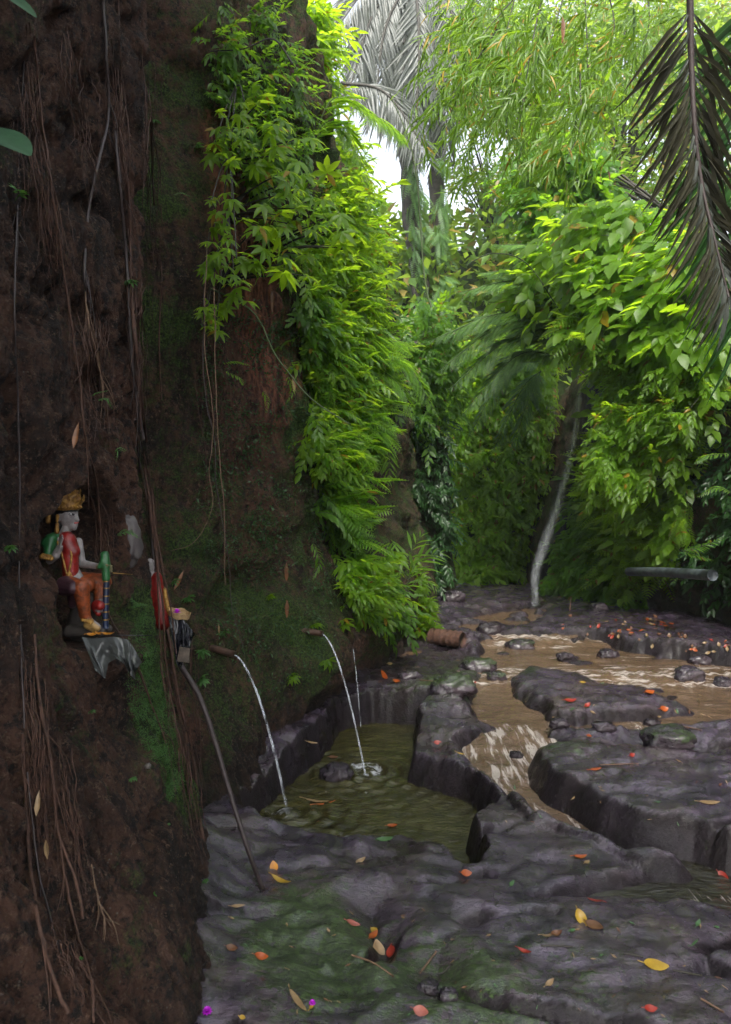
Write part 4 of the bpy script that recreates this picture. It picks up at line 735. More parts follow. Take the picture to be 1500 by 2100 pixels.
# ---------------- pipes and falling water ----------------
PIPEM = simple('rusty_pipe', (.09, .05, .035), .5, .6, 18, .3); PVC = simple('grey_pipe_plastic', (.10, .12, .14), .5, .6, 9, .4)
def pipe(a, c, r, lb, mat, name='water_pipe', flare=None):
    P = smoothpath([a, (np.array(a) + c) / 2 + [0, 0, .01], c], 6); b = P[0].copy(); o = MB(); V, F = tube(P - b, r, 14, False); o.add(V, F)
    V2, F2 = tube((P - b)[::-1], r * .82, 14, False); o.add(V2, F2)
    n = 14; k = len(V); e = [[k - n + i, k - n + (i + 1) % n, k + (i + 1) % n, k + i] for i in range(n)]; o.F += e
    o = o.build(name, mat); o.location = b.tolist(); return tag(o, lb, 'pipe', 'spout pipes' if mat is PIPEM else None)
def arc(a, d, sx=0.): # from tip a to landing d, parabola
    t = np.linspace(0, 1, 40)[:, None]; a = np.array(a); d = np.array(d); P = a + (d - a) * t; P[:, 2] = a[2] + (d[2] - a[2]) * (t[:, 0]**1.75); return P
def waterstream(a, d, r0, r1, lb, strands=5):
    P = arc(a, d); b = P[0].copy(); mb = MB(); na = []
    for k in range(strands):
        o = RNG.normal(size=3) * [.5, .5, 0] * r0; w_ = .35 * r0 * np.stack([fbm(P[:, 2] * 9 + k * 7, 0, i, 3, 440 + k) for i in (0, 1, 2)], 1); ln = len(P)
        mb.tube(P - b + o + w_ * np.linspace(.3, 2, ln)[:, None], np.linspace(r0, r1, ln) * (.6 + .4 * RNG.random()) * (1 + .35 * fbm(P[:, 2] * 16, k, 0, 2, 450)), 7)
    V = np.concatenate(mb.V); al = .72 * np.clip(1.0 - .35 * ss(0, 1, (V[:, 2] / (P[-1][2] - b[2]))), .3, 1)
    o = mk('falling_water', V, mb.F, M['fall'], None, True, np.stack([al, al], 1).astype(np.float32)); o.location = b.tolist(); return tag(o, lb, 'water jet', 'jets of water from the pipes')
T1 = W3(483,1343,4.5); T2 = W3(663,1300,5.2); T3 = W3(716,1287,5.9)
pipe(T1 + [-.32, .10, .05], T1, .022, 'dark spout pipe nearest the viewer, left of the pool', PIPEM)
pipe(T2 + [-.30, .08, .01], T2, .022, 'rusty spout pipe in the middle of the mossy bank', PIPEM)
pipe(T3 + [-.24, .08, .02], T3, .018, 'farthest thin spout pipe under bright leaves', PIPEM)
waterstream(T1 + [-.01, 0, 0], (*GP(590,1665, z=PZ), PZ), .004, .006, 'thick jet of water falling from the nearest pipe')
waterstream(T2 + [-.01, 0, 0], (*GP(750,1590, z=PZ), PZ), .0038, .0055, 'jet of water falling from the middle pipe beside the small wet rock', 4)
waterstream(T3 + [-.01, 0, 0], (*GP(740,1490, z=-.12), -.12), .003, .004, 'thin faint jet of water from the farthest pipe', 3)
pipe(W3(1290,1172,9.4), W3(1462,1180,7.2), .055, 'grey plastic pipe jutting out of the right bank', PVC, 'drain_pipe')
# waterfall
P = smoothpath([W3(1190,785,10.5), W3(1182,870,10.5), W3(1165,960,10.5), W3(1140,1050,10.5), W3(1115,1120,10.5), W3(1098,1180,10.5), W3(1097,1242,10.5)], 10)
b = P[-1].copy(); b[2] = .28; ev = []; ef = []; ea = []; n = 0
for k in range(7):
    tt = np.linspace(0, 1, len(P)); wd = np.interp(tt, [0, .3, .7, .85, 1], [.05, .07, .095, .075, .055]) * rnd(.5, 1.); off = RNG.normal() * .35 * wd
    mid = P + np.stack([off, 0 * off + rnd(-.05, .05), 0 * off], 1) - b; cols = 9; u = np.linspace(-1, 1, cols)
    V = mid[:, None] + np.stack([u[None] * wd[:, None], .05 * np.cos(u * 1.5)[None] * -1 + 0 * wd[:, None], 0 * u[None] + 0 * wd[:, None]], -1)
    V[..., 0] += .02 * fbm(V[..., 0] * 8, k, V[..., 2] * 2, 2, 460); ev.append(V.reshape(-1, 3)); ef.append(gridfaces(len(P), cols) + n); n += len(P) * cols
    al = (1 - np.abs(u)[None]**1.5) * np.interp(tt, [0, .1, .9, 1], [.5, .7, .5, .6])[:, None] * .42; ea.append(al.reshape(-1))
a = np.concatenate(ea); o = mk('waterfall', np.concatenate(ev), np.concatenate(ef), M['fall'], None, True, np.stack([a, a], 1).astype(np.float32)); o.location = b.tolist()
tag(o, 'thin slanting waterfall pouring down the far cliff', 'waterfall')
# ---------------- boulders ----------------
import bmesh
def rockmesh(sz, seed, flat=.6, sub=4):
    bm = bmesh.new(); bmesh.ops.create_icosphere(bm, subdivisions=sub, radius=1); V = np.array([v.co[:] for v in bm.verts]); F = np.array([[v.index for v in f.verts] for f in bm.faces]); bm.free()
    d = 1 + .40 * fbm(V[:, 0] * 1.3, V[:, 1] * 1.3, V[:, 2] * 1.3 + seed * 3.1, 4, 500) - .12 * ss(0, .9, fbm(V[:, 0] * 1.6, V[:, 1] * 1.6, V[:, 2] * 1.6 + seed, 3, 505, True)) + .07 * fbm(V[:, 0] * 5, V[:, 1] * 5, V[:, 2] * 5 + seed, 3, 510)
    V = np.sign(V) * np.abs(V)**.85 * d[:, None] * np.array(sz); V[:, 2] *= 1; return V, F
def boulder(px, py, w_, h, lb, moss=.2, wet=.3, d=None, Y=None, name='rock', group='rocks in the stream'):
    p = hitG(px, py); Y = p[1]; hw = w_ / 1500 * Y / 2 * .72; hh = min(h / 1500 * Y * .8, hw * .8)
    V, F = rockmesh((hw, (d or .8) * hw, hh * .85), px * .01 + py * .03); V[:, 2] += hh * .15
    mo = moss * ss(.0, .6, V[:, 2] / (np.abs(V[:, 2]).max())); we = np.clip(wet + .6 * ss(.2, -.2, V[:, 2] / hh), 0, 1)
    o = mk(name, V, F, M['rock'], None, True, np.stack([mo, we], 1).astype(np.float32)); o.location = (p[0], p[1] + .8 * hw * (d or .8) * .6, p[2]); return tag(o, lb, 'rock', group)
for a in [(690,1600,100,40,'small wet rock in the pool beside the middle jet of water',.1,.7),
 (930,1418,130,40,'mossy flat rock left of the muddy channel',.9,.2),
 (1070,1330,90,22,'low mossy rock left in the upper rapids',.6,.4),
 (1420,1395,90,46,'angular rock between the two small falls at the right',.3,.4),(1490,1408,60,40,'pointed rock at the right edge of the upper stream',.1,.5),
 (1380,1530,150,46,'large dark mossy boulder right of centre',.7,.5),
 (1060,1555,40,28,'small dark rock standing in the cascade',.1,.9),
 (905,1310,60,20,'small dark rock beside the fibrous log',.1,.6),(945,1318,90,34,'rounded dark rock between the log and the upper rapids',.1,.5),(985,1372,110,26,'mossy stone left of the rapids',.8,.3),(1010,1300,90,34,'wet brown rock at the upper cascade',.1,.8),
 (930,1232,70,26,'far dark rock at the foot of the buttress',.1,.5),(1230,1250,50,20,'far rounded stone at the foot of the right cliff',.1,.3),(880,2040,70,36,'dark smooth stone in the lower mossy hollow',.1,.6),(920,2050,60,34,'second dark stone beside the mossy hollow',.5,.5),
 (860,1270,110,34,'brown earthy rock under the low bright bush',.5,.1),
 (1250,1348,60,20,'small wet stone at the foot of the leafy bank',.1,.6),(1160,1352,50,16,'small stone near the middle of the upper stream',.1,.7),(1440,1362,70,22,'low stone under the leafy bank at the right',.1,.5),(1240,1500,70,18,'little stone in the side channel',.2,.6),(1340,1488,50,16,'tiny wet stone in the side channel',.1,.8),(1150,1490,60,18,'wet stone at the mouth of the side channel',.2,.7),(840,1390,70,16,'low grey stone on the left platform',.3,.2),(1020,1395,60,18,'small mossy stone at the left edge of the rapids',.7,.5)]:
    boulder(*a)
# fibrous log
p = hitG(918,1318); q0 = W3(885,1308,p[1]); q1 = W3(950,1318,p[1] - .25); P = smoothpath([q0, (q0 + q1) / 2, q1], 8); P[:, 2] = p[2] + .07
V, F = tube(P - p, .085 * (1 + .10 * np.sin(np.arange(len(P)) * 2.2)), 20); o = mk('palm_log', V, F, simple('reddish_bark', (.10, .045, .03), .85, .6, 45, 1.)); o.location = p.tolist(); tag(o, 'short reddish fibrous log lying on the rocks', 'log')
# ---------------- fallen leaves ----------------
def lm(name, c, c2=None, rough=.4): return simple(name, c, rough, .35, 25, .3, col2=c2)
LC = dict(dryleaf=lm('dry_orange_leaf', (.24, .09, .025), (.12, .05, .02)), red=lm('red_leaf', (.30, .03, .016), (.22, .02, .012)), orange=lm('orange_leaf', (.38, .085, .013), (.25, .05, .012)), yellow=lm('yellow_leaf', (.38, .25, .03), (.28, .17, .02)), brown=lm('brown_leaf', (.16, .07, .03), (.09, .04, .02)),
    tan=lm('tan_leaf', (.30, .20, .10), (.17, .11, .055)), pink=lm('pink_leaf', (.33, .11, .085), (.30, .09, .07)), green=lm('green_fallen_leaf', (.06, .14, .05), (.04, .09, .03)), amber=lm('amber_leaf', (.52, .22, .015), (.36, .13, .012)))
def fleaf(px, py, ln, ang, col, lb, wd=.24, curl=.25, tilt=.15, group=None, name='fallen_leaf', cat='leaf', pos=None):
    p = hitG(px, py) if pos is None else np.array(pos, float); L = ln / 1500 * p[1] * .86; n = 9; u = np.linspace(0, 1, n); v = np.linspace(-1, 1, 5)
    pr = wd * np.sin(np.pi * np.clip(u * .94 + .03, 0, 1)**.85)**.8; U, Vv = np.meshgrid(u, v, indexing='ij')
    x = (U - .5); y = Vv * pr[:, None]; z = curl * (x**2) * 1.2 + .5 * np.abs(y)**1.5 * curl * 2 + .02 * fbm(x * 4, y * 4, px, 2, 600)
    V = np.stack([x, y, z], -1).reshape(-1, 3) * L; top = V + [0, 0, .0012]; F = np.vstack([gridfaces(n, 5), gridfaces(n, 5)[:, ::-1] + n * 5]); V = np.vstack([top, V])
    mb = MB(); mb.add(V, F); mb.tube([[-.5 * L, 0, .3 * curl * L], [-.62 * L, .03 * L, .3 * curl * L], [-.74 * L, .08 * L, .2 * curl * L]], .0013 + .006 * L, 4)
    o = mb.build(name, LC[col]); e = .03; dx = (gz(p[0] + e, p[1]) - gz(p[0] - e, p[1])) / (2 * e); dy = (gz(p[0], p[1] + e) - gz(p[0], p[1] - e)) / (2 * e); onw = sdf(np.array([p[0]]), np.array([p[1]]), _P)[0] > 0
    if onw or pos is not None: dx = dy = 0
    from mathutils import Matrix
    nrm = Vector((-np.clip(dx, -1, 1), -np.clip(dy, -1, 1) - tilt, 1)).normalized(); q = nrm.to_track_quat('Z', 'Y').to_matrix().to_4x4() @ Matrix.Rotation(R(ang), 4, 'Z')
    o.matrix_world = Matrix.Translation(p + np.array([0, 0, .004 + .0 * L])) @ q; return tag(o, lb, cat, group)
for a in [(562,1780,26,100,'amber','amber heart-shaped leaf beside the foot of the leaning stick',.38,.3,.8),(578,1810,58,-8,'yellow','long curved yellow leaf just below the amber leaf',.11,.5),
 (488,1870,36,-18,'tan','pale straw-coloured leaf left of the mossy slope',.10,.2),(724,1898,34,-60,'pink','pink leaf at the top of the small puddle',.25,.3),(766,1922,40,-20,'orange','orange leaf lying across the small puddle',.2,.2),(776,1950,44,85,'tan','brown-yellow leaf standing at the lower end of the small puddle',.36,.2,.9),
 (768,1912,22,20,'yellow','small greenish yellow leaf floating in the small puddle',.4),(804,1958,34,-20,'red','glossy red leaf right of the small puddle',.36,.6,.4),(476,1950,28,-20,'brown','dull red-brown leaf near the foot of the near bank',.3,.5,.3),(536,1965,32,-30,'orange','orange folded leaf on the dark lower rock',.3,.6,.4),
 (612,2058,80,-38,'tan','long pale bamboo sheath pointing into the lower hollow',.09,.15),(640,2068,24,40,'yellow','scrap of yellow petal at the end of the pale sheath',.2,.3),(864,2078,36,-10,'pink','pink curled leaf on the bottom edge of the picture',.36,.4,.4),(498,2096,16,0,'yellow','yellow petal on the very bottom edge',.3),
 (1192,1888,40,-70,'yellow','torn crumpled yellow leaf in the middle of the near slab',.32,.8,.8),(1220,1902,46,10,'brown','grey withered leaf beside the torn yellow one',.3,.2),(1125,1922,32,45,'tan','narrow pale curl on the near slab',.1,.5),(1142,1920,28,30,'brown','dark brown crumpled leaf next to the narrow pale curl',.3,.7,.3),
 (1077,1956,34,5,'red','narrow red leaf on the near slab',.16,.5),(1346,1982,62,-25,'yellow','large flat yellow leaf with a spot on the near slab',.24,.15,.3),(1128,2022,26,50,'tan','small tan curled leaf low on the near slab',.25,.7,.5),(1335,2073,30,-5,'red','bright red leaf at the lower right',.3,.3,.2),
 (1003,1921,12,-20,'tan','tiny tan leaf on the near slab',.25),(1174,1912,16,0,'green','tiny green leaf scrap on the near slab',.3),(1432,1898,26,50,'green','small dark green leaf with a pale stalk at the right',.2,.4),(1425,1940,56,-12,'green','thin green blade at the right of the near slab',.04,.1),
 (1221,1851,36,5,'red','orange-red leaf at the edge of the dark water',.22,.4),(1190,1760,34,-15,'orange','glossy orange leaf in the crack of the middle slab',.2,.5),(1204,1772,18,10,'tan','tan leaf scrap under the glossy orange leaf',.3),(957,1793,26,-10,'orange','orange leaf floating in the corner of the pool',.32,.2),
 (1484,1798,26,-20,'red','red leaf at the right edge by the dark water',.28,.3),(1050,1815,28,10,'green','pale green leaf on the round end of the middle slab',.16,.2),(1456,1648,52,-12,'tan','straw-coloured leaf on the big slab at the right',.13,.2),(1222,1581,34,-2,'orange','orange-brown strip leaf on the big slab',.12,.1),
 (898,1527,18,0,'red','small red leaf on the pale arm of rock beside the pool',.3),(1296,1552,18,10,'red','small orange leaf above the big slab',.3,.5,.4),(1208,1512,22,-20,'orange','orange leaf left of the mossy boulder',.3,.4),(1333,1423,28,0,'orange','orange leaf on the right end of the stone island',.3,.3),
 (1170,1443,30,5,'red','red leaf with a long stalk on the stone island',.25,.4),(1205,1451,18,40,'red','upright red leaf on the stone island',.3,.6,.6),(1362,1456,22,0,'orange','orange leaf below the stone island',.35,.4),(1196,1402,14,0,'yellow','tiny yellow leaf on the stone island',.3),
 (790,1390,46,-30,'orange','row of orange leaves on the left platform',.12,.4),(815,1402,24,-10,'orange','orange leaf at the end of the left platform row',.25,.4),(975,1405,20,10,'red','dark red leaf on the mossy flat rock',.3,.4),(780,1355,16,0,'red','small red leaf at the top of the left platform',.3),
 (800,1362,14,0,'tan','small tan leaf at the top of the left platform',.3),(650,1645,60,-12,'tan','cluster of reed bits floating in the pool',.07),(668,1650,50,20,'orange','orange reed floating in the pool',.06),(805,1695,24,10,'orange','submerged reddish leaf in the pool',.3),(790,1725,40,5,'green','green leaf in the pool',.2),(740,1768,26,25,'tan','small tan leaf on the rim of the pool',.2,.6,.6),
 (705,1585,40,-35,'orange','orange straw across the small wet rock',.07),(684,1556,22,0,'brown','red-brown leaf on top of the small wet rock',.3,.5),(640,1560,30,-20,'tan','reed at the left shore of the pool',.07),(945,1550,20,-20,'yellow','yellow strip leaf on the arm of rock',.1)]:
    fleaf(*a)
k = 0
for x, y in sample([(1160,1262),(1330,1262),(1480,1300),(1500,1330),(1490,1350),(1330,1335),(1240,1310),(1150,1295)], 64):
    c = ['orange', 'brown', 'tan', 'red', 'brown', 'tan', 'orange', 'brown'][k % 8]; k += 1
    fleaf(x, y, rnd(6, 13), rnd(0, 360), c, 'small %s leaf among many scattered on the far right bank' % {'orange': 'orange', 'red': 'red', 'tan': 'tan', 'pink': 'pinkish', 'yellow': 'yellow', 'brown': 'brown'}[c], .3, .4, .4, 'scattered %s leaves on the far right bank' % c)
k = 0
for x, y in np.concatenate([sample([(470,1850),(1500,1900),(1500,2090),(500,2090)], 60), sample([(900,1560),(1500,1560),(1500,1760),(1100,1750)], 22), sample([(1040,1370),(1500,1430),(1500,1530),(1090,1480)], 24)]):
    fleaf(x, y, rnd(5, 13), rnd(0, 360), ['tan', 'brown', 'tan', 'green'][k % 4], 'tiny %s plant scrap among many on the rocks' % ['tan', 'brown', 'tan', 'green'][k % 4], rnd(.08, .25), .3, .2, 'tiny %s scraps on the rocks' % ['tan', 'brown', 'tan', 'green'][k % 4], 'plant_scrap', 'plant scrap'); k += 1
# twigs
for i, (x0, y0, x1, y1, lb) in enumerate([(722,1963,808,2008,'thin brown twig below the small puddle'),(862,2000,895,1955,'bent pale twig right of the small puddle'),(1438,2052,1485,2080,'broken twig at the lower right corner'),(1110,1945,1175,1947,'dark flat stick on the near slab'),(1280,1960,1320,1970,'short dark twig before the large yellow leaf'),(1380,1995,1440,2005,'dark stick under the stalk of the large yellow leaf'),(1230,1572,1310,1568,'thin straw on the big slab'),(1400,1492,1440,1500,'pale reed beside the right-hand stones'),(860,1397,925,1402,'pale reed on the mossy flat rock')]):
    a = hitG(x0, y0); c = hitG(x1, y1); m_ = (a + c) / 2; m_[2] = max(m_[2], gz(m_[0], m_[1])) + .006; P = smoothpath([a + [0, 0, .006], m_, c + [0, 0, .006]], 6); b = P[0].copy(); V, F = tube(P - b, .0035, 5); o = mk('twig', V, F, M['twig' if i in (3, 4, 5) else 'root2']); o.location = b.tolist(); tag(o, lb, 'twig', 'twigs on the rocks')
# magenta flowers
FL = simple('magenta_petal', (.62, .02, .72), .5, .2, 30, .1)
def flower(p, r, lb, g=None):
    mb = MB()
    for ly in range(3):
        for i in range(9):
            a = i * R(40) + ly * .3; el = R(15 + ly * 28); d = np.array([math.cos(a) * math.cos(el), math.sin(a) * math.cos(el), math.sin(el)]); V, F = leaf(.3, .2, .08); mb.add((V * r) @ frame(d, np.array([0, 0, 1.])).T, F)
    o = mb.build('flower', FL); o.location = (p[0], p[1], p[2] + .004); return tag(o, lb, 'flower')
flower(hitG(425,2080), .017, 'magenta flower head on the bare rock at the bottom left'); flower(hitG(641,2064), .012, 'little purple flower in the lower hollow')
# broad leaf entering at the left edge, sprouts
V, F = leaf(.30, .15, .05); SL = simple('dusty_green_leaf', (.03, .085, .04), .5, .3, 50, .1)
def bleaf(x0, y0, x1, y1, Y, lb, up=(0, -.9, .6), wd=.30, stem=True, n=9):
    a = W3(x0, y0, Y); c = W3(x1, y1, Y - .05); d = c - a; L = np.linalg.norm(d); u = np.linspace(0, 1, 14); v = np.linspace(-1, 1, 7); U, Vv = np.meshgrid(u, v, indexing='ij')
    pr = wd * np.sin(np.pi * np.clip(U * .97 + .015, 0, 1)**.8)**.75; V = np.stack([U, Vv * pr, -.12 * U**2 + .12 * np.abs(Vv) * pr], -1).reshape(-1, 3) * L
    o = mk('leaf', V @ frame(d, np.array(up)).T, gridfaces(14, 7), SL); o.location = a.tolist(); return tag(o, lb, 'leaf')
bleaf(-40,262,60,300,1.55,'large dusty green leaf entering at the left edge', (0,-.5,.9), .34); bleaf(-20,-30,75,15,1.6,'green leaf tip at the top left corner', (0,-.5,1), .16)
for x, y, r, lb in [(25,405,30,'lower green leaf whorl at the left edge'),(255,1590,14,'tiny sprout on the low near bank'),(170,1455,14,'small sprout above the low mossy patch'),(430,1725,26,'two-leaved seedling beside the cleft at the rock edge'),(330,1685,8,'tiny bright sprout left of the rock edge'),(140,1960,12,'small sprout near the bottom left roots'),(310,250,20,'sprout in the dark upper cleft'),(395,300,24,'small plant on the mossy cliff shoulder'),(450,1300,24,'light green seedling above the nearest pipe'),(405,1330,30,'leafy seedling left of the nearest pipe'),(400,1390,26,'seedling below the nearest pipe'),(300,1830,9,'tiny sprout low on the near bank'),(405,1800,14,'sprout at the foot of the near bank'),(545,1220,20,'sprout in the dark hollow above the clay'),(590,1390,26,'sprout on the mossy bulge under the middle pipe'),(660,1350,30,'bright sprout under the middle pipe'),(640,1280,26,'bright sprout above the middle pipe'),(700,1275,34,'bright leaf tuft over the farthest pipe'),(350,1190,18,'sprout beside the red statue'),(375,1225,26,'white-edged seedling right of the red statue'),(0,1120,26,'pale leaf at the left edge beside the statue'),(285,1340,12,'sprout beside the draped cloth'),(255,575,26,'pinnate sprout on the roots at mid height')]:
    p = onwall(x, y, .03); n = 6; V, F, A = stamp(SP['pal' if r > 12 else 'sgl'], p[None] + RNG.normal(size=(3, 3)) * .10 * r / 1500 * p[1], dirs(3, (.6, -.6, .1), .3), dirs(3, (0, -.4, 1), .2), np.full(3, r / 1500 * p[1] * .9))
    o = mk('sprout', V - p, F, M['L_sprout' if x < 460 else 'L_bright'], None, True, A.astype(np.float32)); o.location = p.tolist(); tag(o, lb, 'sprout', 'sprouts on the banks')
# dead hanging leaves
for x, y, ln, an, lb in [(132,895,75,-80,'orange dry leaf standing above the statue niche'),(65,1735,60,88,'pale dry pod leaf caught in the low roots'),(47,1640,70,-85,'striped tan dry leaf in the low roots'),(575,1250,60,90,'long dry brown leaf hanging above the clay'),(575,1175,60,90,'thin dry strip hanging over the hollow'),(545,620,60,88,'orange dry strip on the reddish bank'),(590,790,50,85,'dry grey leaf hanging on the vine'),(352,1190,60,-60,'orange dry palm sheath beside the red statue'),(435,1290,30,85,'small pale dry leaf above the nearest pipe'),(1155,60,70,85,'brown dry leaf hanging among the bamboo sprays'),(1250,360,30,70,'curled brown dead leaf hanging before the far trees')]:
    p = onwall(x, y, .05) if x < 700 else W3(x, y, 6.5); L = .75 * ln / 1500 * p[1]; V, F = leaf(.10, .1, .05); a = R(an); d = np.array([math.cos(a) * .8, 0.1, -math.sin(a)]) * 1.; V = (V * L) @ frame(d, np.array([.3, -1, .2])).T - d * L * .5
    o = mk('dry_leaf', np.vstack([V, V + [0, .002, 0]]), np.vstack([F, F[:, ::-1] + len(V)]), LC['tan' if {'pale', 'tan', 'grey'} & set(lb.split()) else 'brown' if 'brown' in lb or 'thin' in lb or 'orange dry strip' in lb else 'dryleaf']); o.location = p.tolist(); tag(o, lb, 'leaf', 'dry leaves caught on the cliff')
# ---------------- statues and offerings ----------------
def cap(p0, p1, r0, r1, n=14, m=6):
    p0, p1 = np.array(p0, float), np.array(p1, float); d = p1 - p0; L = np.linalg.norm(d); d = d / (L + 1e-9); th = np.linspace(-math.pi / 2, 0, m); C = []; Rr = []
    for t in th: C.append(p0 + d * r0 * math.sin(t)); Rr.append(max(r0 * math.cos(t), 1e-4))
    for t in th[::-1]: C.append(p1 - d * r1 * math.sin(t)); Rr.append(max(r1 * math.cos(t), 1e-4))
    C = np.array(C); a = np.array([.31, .2, .93]) if abs(d[2]) < .9 else np.array([1., 0, 0]); N = np.cross(d, a); N /= np.linalg.norm(N); B = np.cross(d, N); ph = np.arange(n) * 2 * math.pi / n
    V = C[:, None] + np.array(Rr)[:, None, None] * (np.cos(ph)[None, :, None] * N + np.sin(ph)[None, :, None] * B); V = V.reshape(-1, 3); i = np.arange(len(C) * n).reshape(len(C), n); j = np.roll(i, -1, 1)
    F = np.stack([i[:-1], j[:-1], j[1:], i[1:]], -1).reshape(-1, 4).tolist() + [list(range(n)), list(range((len(C) - 1) * n, len(C) * n))[::-1]]; return V, F
def body(name, caps, mat, parent, vox=.0035, base=(0, 0, 0), sq=None):
    mb = MB()
    for c in caps:
        V, F = cap(*c[:4]); mb.add(V - np.array(base), F)
    o = mb.build(name, mat, parent); r = o.modifiers.new('r', 'REMESH'); r.mode = 'VOXEL'; r.voxel_size = vox; r.use_smooth_shade = True
    s = o.modifiers.new('s', 'SMOOTH'); s.iterations = 3; s.factor = .5; return o
GOLD = simple('gold_paint', (.42, .23, .045), .38, .6, 60, .9, metal=.35, col2=(.14, .06, .015)); SKIN = simple('pale_painted_skin', (.30, .27, .265), .5, .5, 30, .15); HAIR = simple('black_paint', (.01, .01, .012), .4); RED = simple('red_paint', (.26, .015, .012), .4, .5, 40, .3); GRN = simple('green_paint', (.02, .12, .035), .4, .5, 40, .3)
ORG = simple('orange_cloth_paint', (.30, .065, .015), .5, .7, 60, .7); PUR = simple('dark_purple_paint', (.055, .02, .03), .5, .5, 40, .5); BLU = simple('dark_blue_paint', (.01, .02, .06), .35); ARM = simple('weathered_arm_paint', (.17, .15, .07), .6, .5, 40, .4); EYE = simple('eye_white', (.6, .6, .6), .3, .1); LIP = simple('lip_red', (.35, .05, .05), .4); BASE = simple('stone_base', (.05, .04, .035), .8)
YS = 2.70
def Q(px, py, c=0.): return W3(px, py, YS) + np.array([0, c, 0])      # statue coordinates: photo profile plane, c = depth away from the viewer
SB = Q(165, 1292); st = tag(empty('statue', SB.tolist()), 'seated painted statue with tall gold crown playing an instrument in the near bank niche', 'statue')
u = YS / 1500
def r_(px): return px * u
fig = body('body', [(Q(141,1052,.0), Q(139,1060), r_(19), r_(20)), (Q(148,1066), Q(149,1078), r_(11), r_(10)), (Q(156,1053,-.004), Q(158,1064,-.004), r_(4), r_(5.5)), (Q(160,1065), Q(161,1067), r_(3), r_(3)), (Q(155,1072), Q(156,1074), r_(5), r_(5)), (Q(152,1081), Q(153,1083), r_(6), r_(5)),
  (Q(137,1078), Q(133,1100), r_(10), r_(11)), (Q(120,1106,-.03), Q(132,1104,.03), r_(13), r_(13)), (Q(136,1112), Q(145,1165), r_(21), r_(15)), (Q(145,1165), Q(150,1190), r_(15), r_(23)), (Q(128,1057,-.030), Q(128,1066,-.030), r_(3.5), r_(3)),
  (Q(118,1108,-.05), Q(119,1148,-.07), r_(9), r_(7)), (Q(119,1148,-.07), Q(139,1137,-.09), r_(7), r_(6)), (Q(150,1112,.05), Q(158,1158,.05), r_(9), r_(8)), (Q(158,1158,.05), Q(205,1163,.01), r_(9), r_(6)),
  (Q(146,1196,-.05), Q(178,1200,-.085), r_(17), r_(11)), (Q(180,1200,-.085), Q(194,1262,-.07), r_(10), r_(7)), (Q(150,1196,.05), Q(202,1196,.05), r_(17), r_(12)), (Q(202,1196,.05), Q(202,1240,.02), r_(11), r_(9)), (Q(196,1266,-.07), Q(216,1280,-.07), r_(8), r_(6)), (Q(206,1240,.0), Q(208,1246,-.02), r_(12), r_(10))], SKIN, st, .0036, SB)
# raised hand with fingers, hand on the instrument
h = [(Q(138,1136,-.10), Q(146,1120,-.10), r_(7.5), r_(6.5))]
for i, (dx, dz, l) in enumerate([(-3, 0, 22), (0, -.006, 25), (3, -.012, 23), (5, -.018, 19)]): h += [(Q(146 + dx * .7, 1120, -.094 + dz), Q(148 + dx, 1120 - l * .6, -.096 + dz), r_(2.6), r_(2.2)), (Q(148 + dx, 1120 - l * .6, -.096 + dz), Q(152 + dx, 1120 - l, -.1 + dz), r_(2.2), r_(1.6))]
h += [(Q(144,1128,-.112), Q(154,1118,-.112), r_(2.8), r_(2.))]; body('raised_hand', h, SKIN, st, .002, SB)
h = [(Q(203,1163,.0), Q(214,1162,-.02), r_(6.5), r_(6))]
for i in range(4): h += [(Q(214,1158 + i * 4,-.02), Q(226,1157 + i * 4,-.035 + .004 * i), r_(2.5), r_(2.2)), (Q(226,1157 + i * 4,-.035 + .004 * i), Q(232,1160 + i * 4,-.01), r_(2.2), r_(1.7))]
h += [(Q(208,1157,-.02), Q(218,1148,-.035), r_(2.6), r_(2))]; body('resting_hand', h, ARM, st, .002, SB)
def ring(mb, px, py, c, rx, rz, t, n=26, tilt=0, sq=.8):
    a = np.linspace(0, 2 * math.pi, n); P = Q(px, py, c) + np.stack([np.cos(a) * rx, np.sin(a) * rx * sq, np.cos(a) * tilt], 1); mb.tube(P, t, 6, False)
# crown: stepped lathe with beads
prof = [(1047,23),(1043,29),(1036,31),(1032,28),(1028,30),(1020,28),(1016,22),(1012,24),(1005,20),(1001,15),(998,17),(993,13),(990,7),(984,8),(978,4),(968,1.5)]
pr = np.array(prof, float); a = np.linspace(0, 2 * math.pi, 33)[:-1]; V = []; 
for y, r in prof:
    for k in a: V.append(Q(136 + (1047 - y) * .0, y) + np.array([math.cos(k) * r_(r), math.sin(k) * r_(r) * .9, (max(0, math.cos(k)) * .012 if 1020 <= y <= 1036 else 0)]))
i = np.arange(len(prof) * 32).reshape(len(prof), 32); j = np.roll(i, -1, 1); F = np.stack([i[:-1], j[:-1], j[1:], i[1:]], -1).reshape(-1, 4).tolist(); cr = MB(); cr.add(np.array(V) - SB, F)
for y, r, n in [(1041,30,30),(1026,29,26),(1009,23,20),(996,17,14)]:
    for k in np.linspace(0, 2 * math.pi, n, endpoint=False):
        V_, F_ = cap(Q(136, y) + [math.cos(k) * r_(r), math.sin(k) * r_(r) * .9, 0], Q(136, y - 3) + [math.cos(k) * r_(r), math.sin(k) * r_(r) * .9, 0], r_(1.8), r_(1.2), 6, 3); cr.add(V_ - SB, F_)
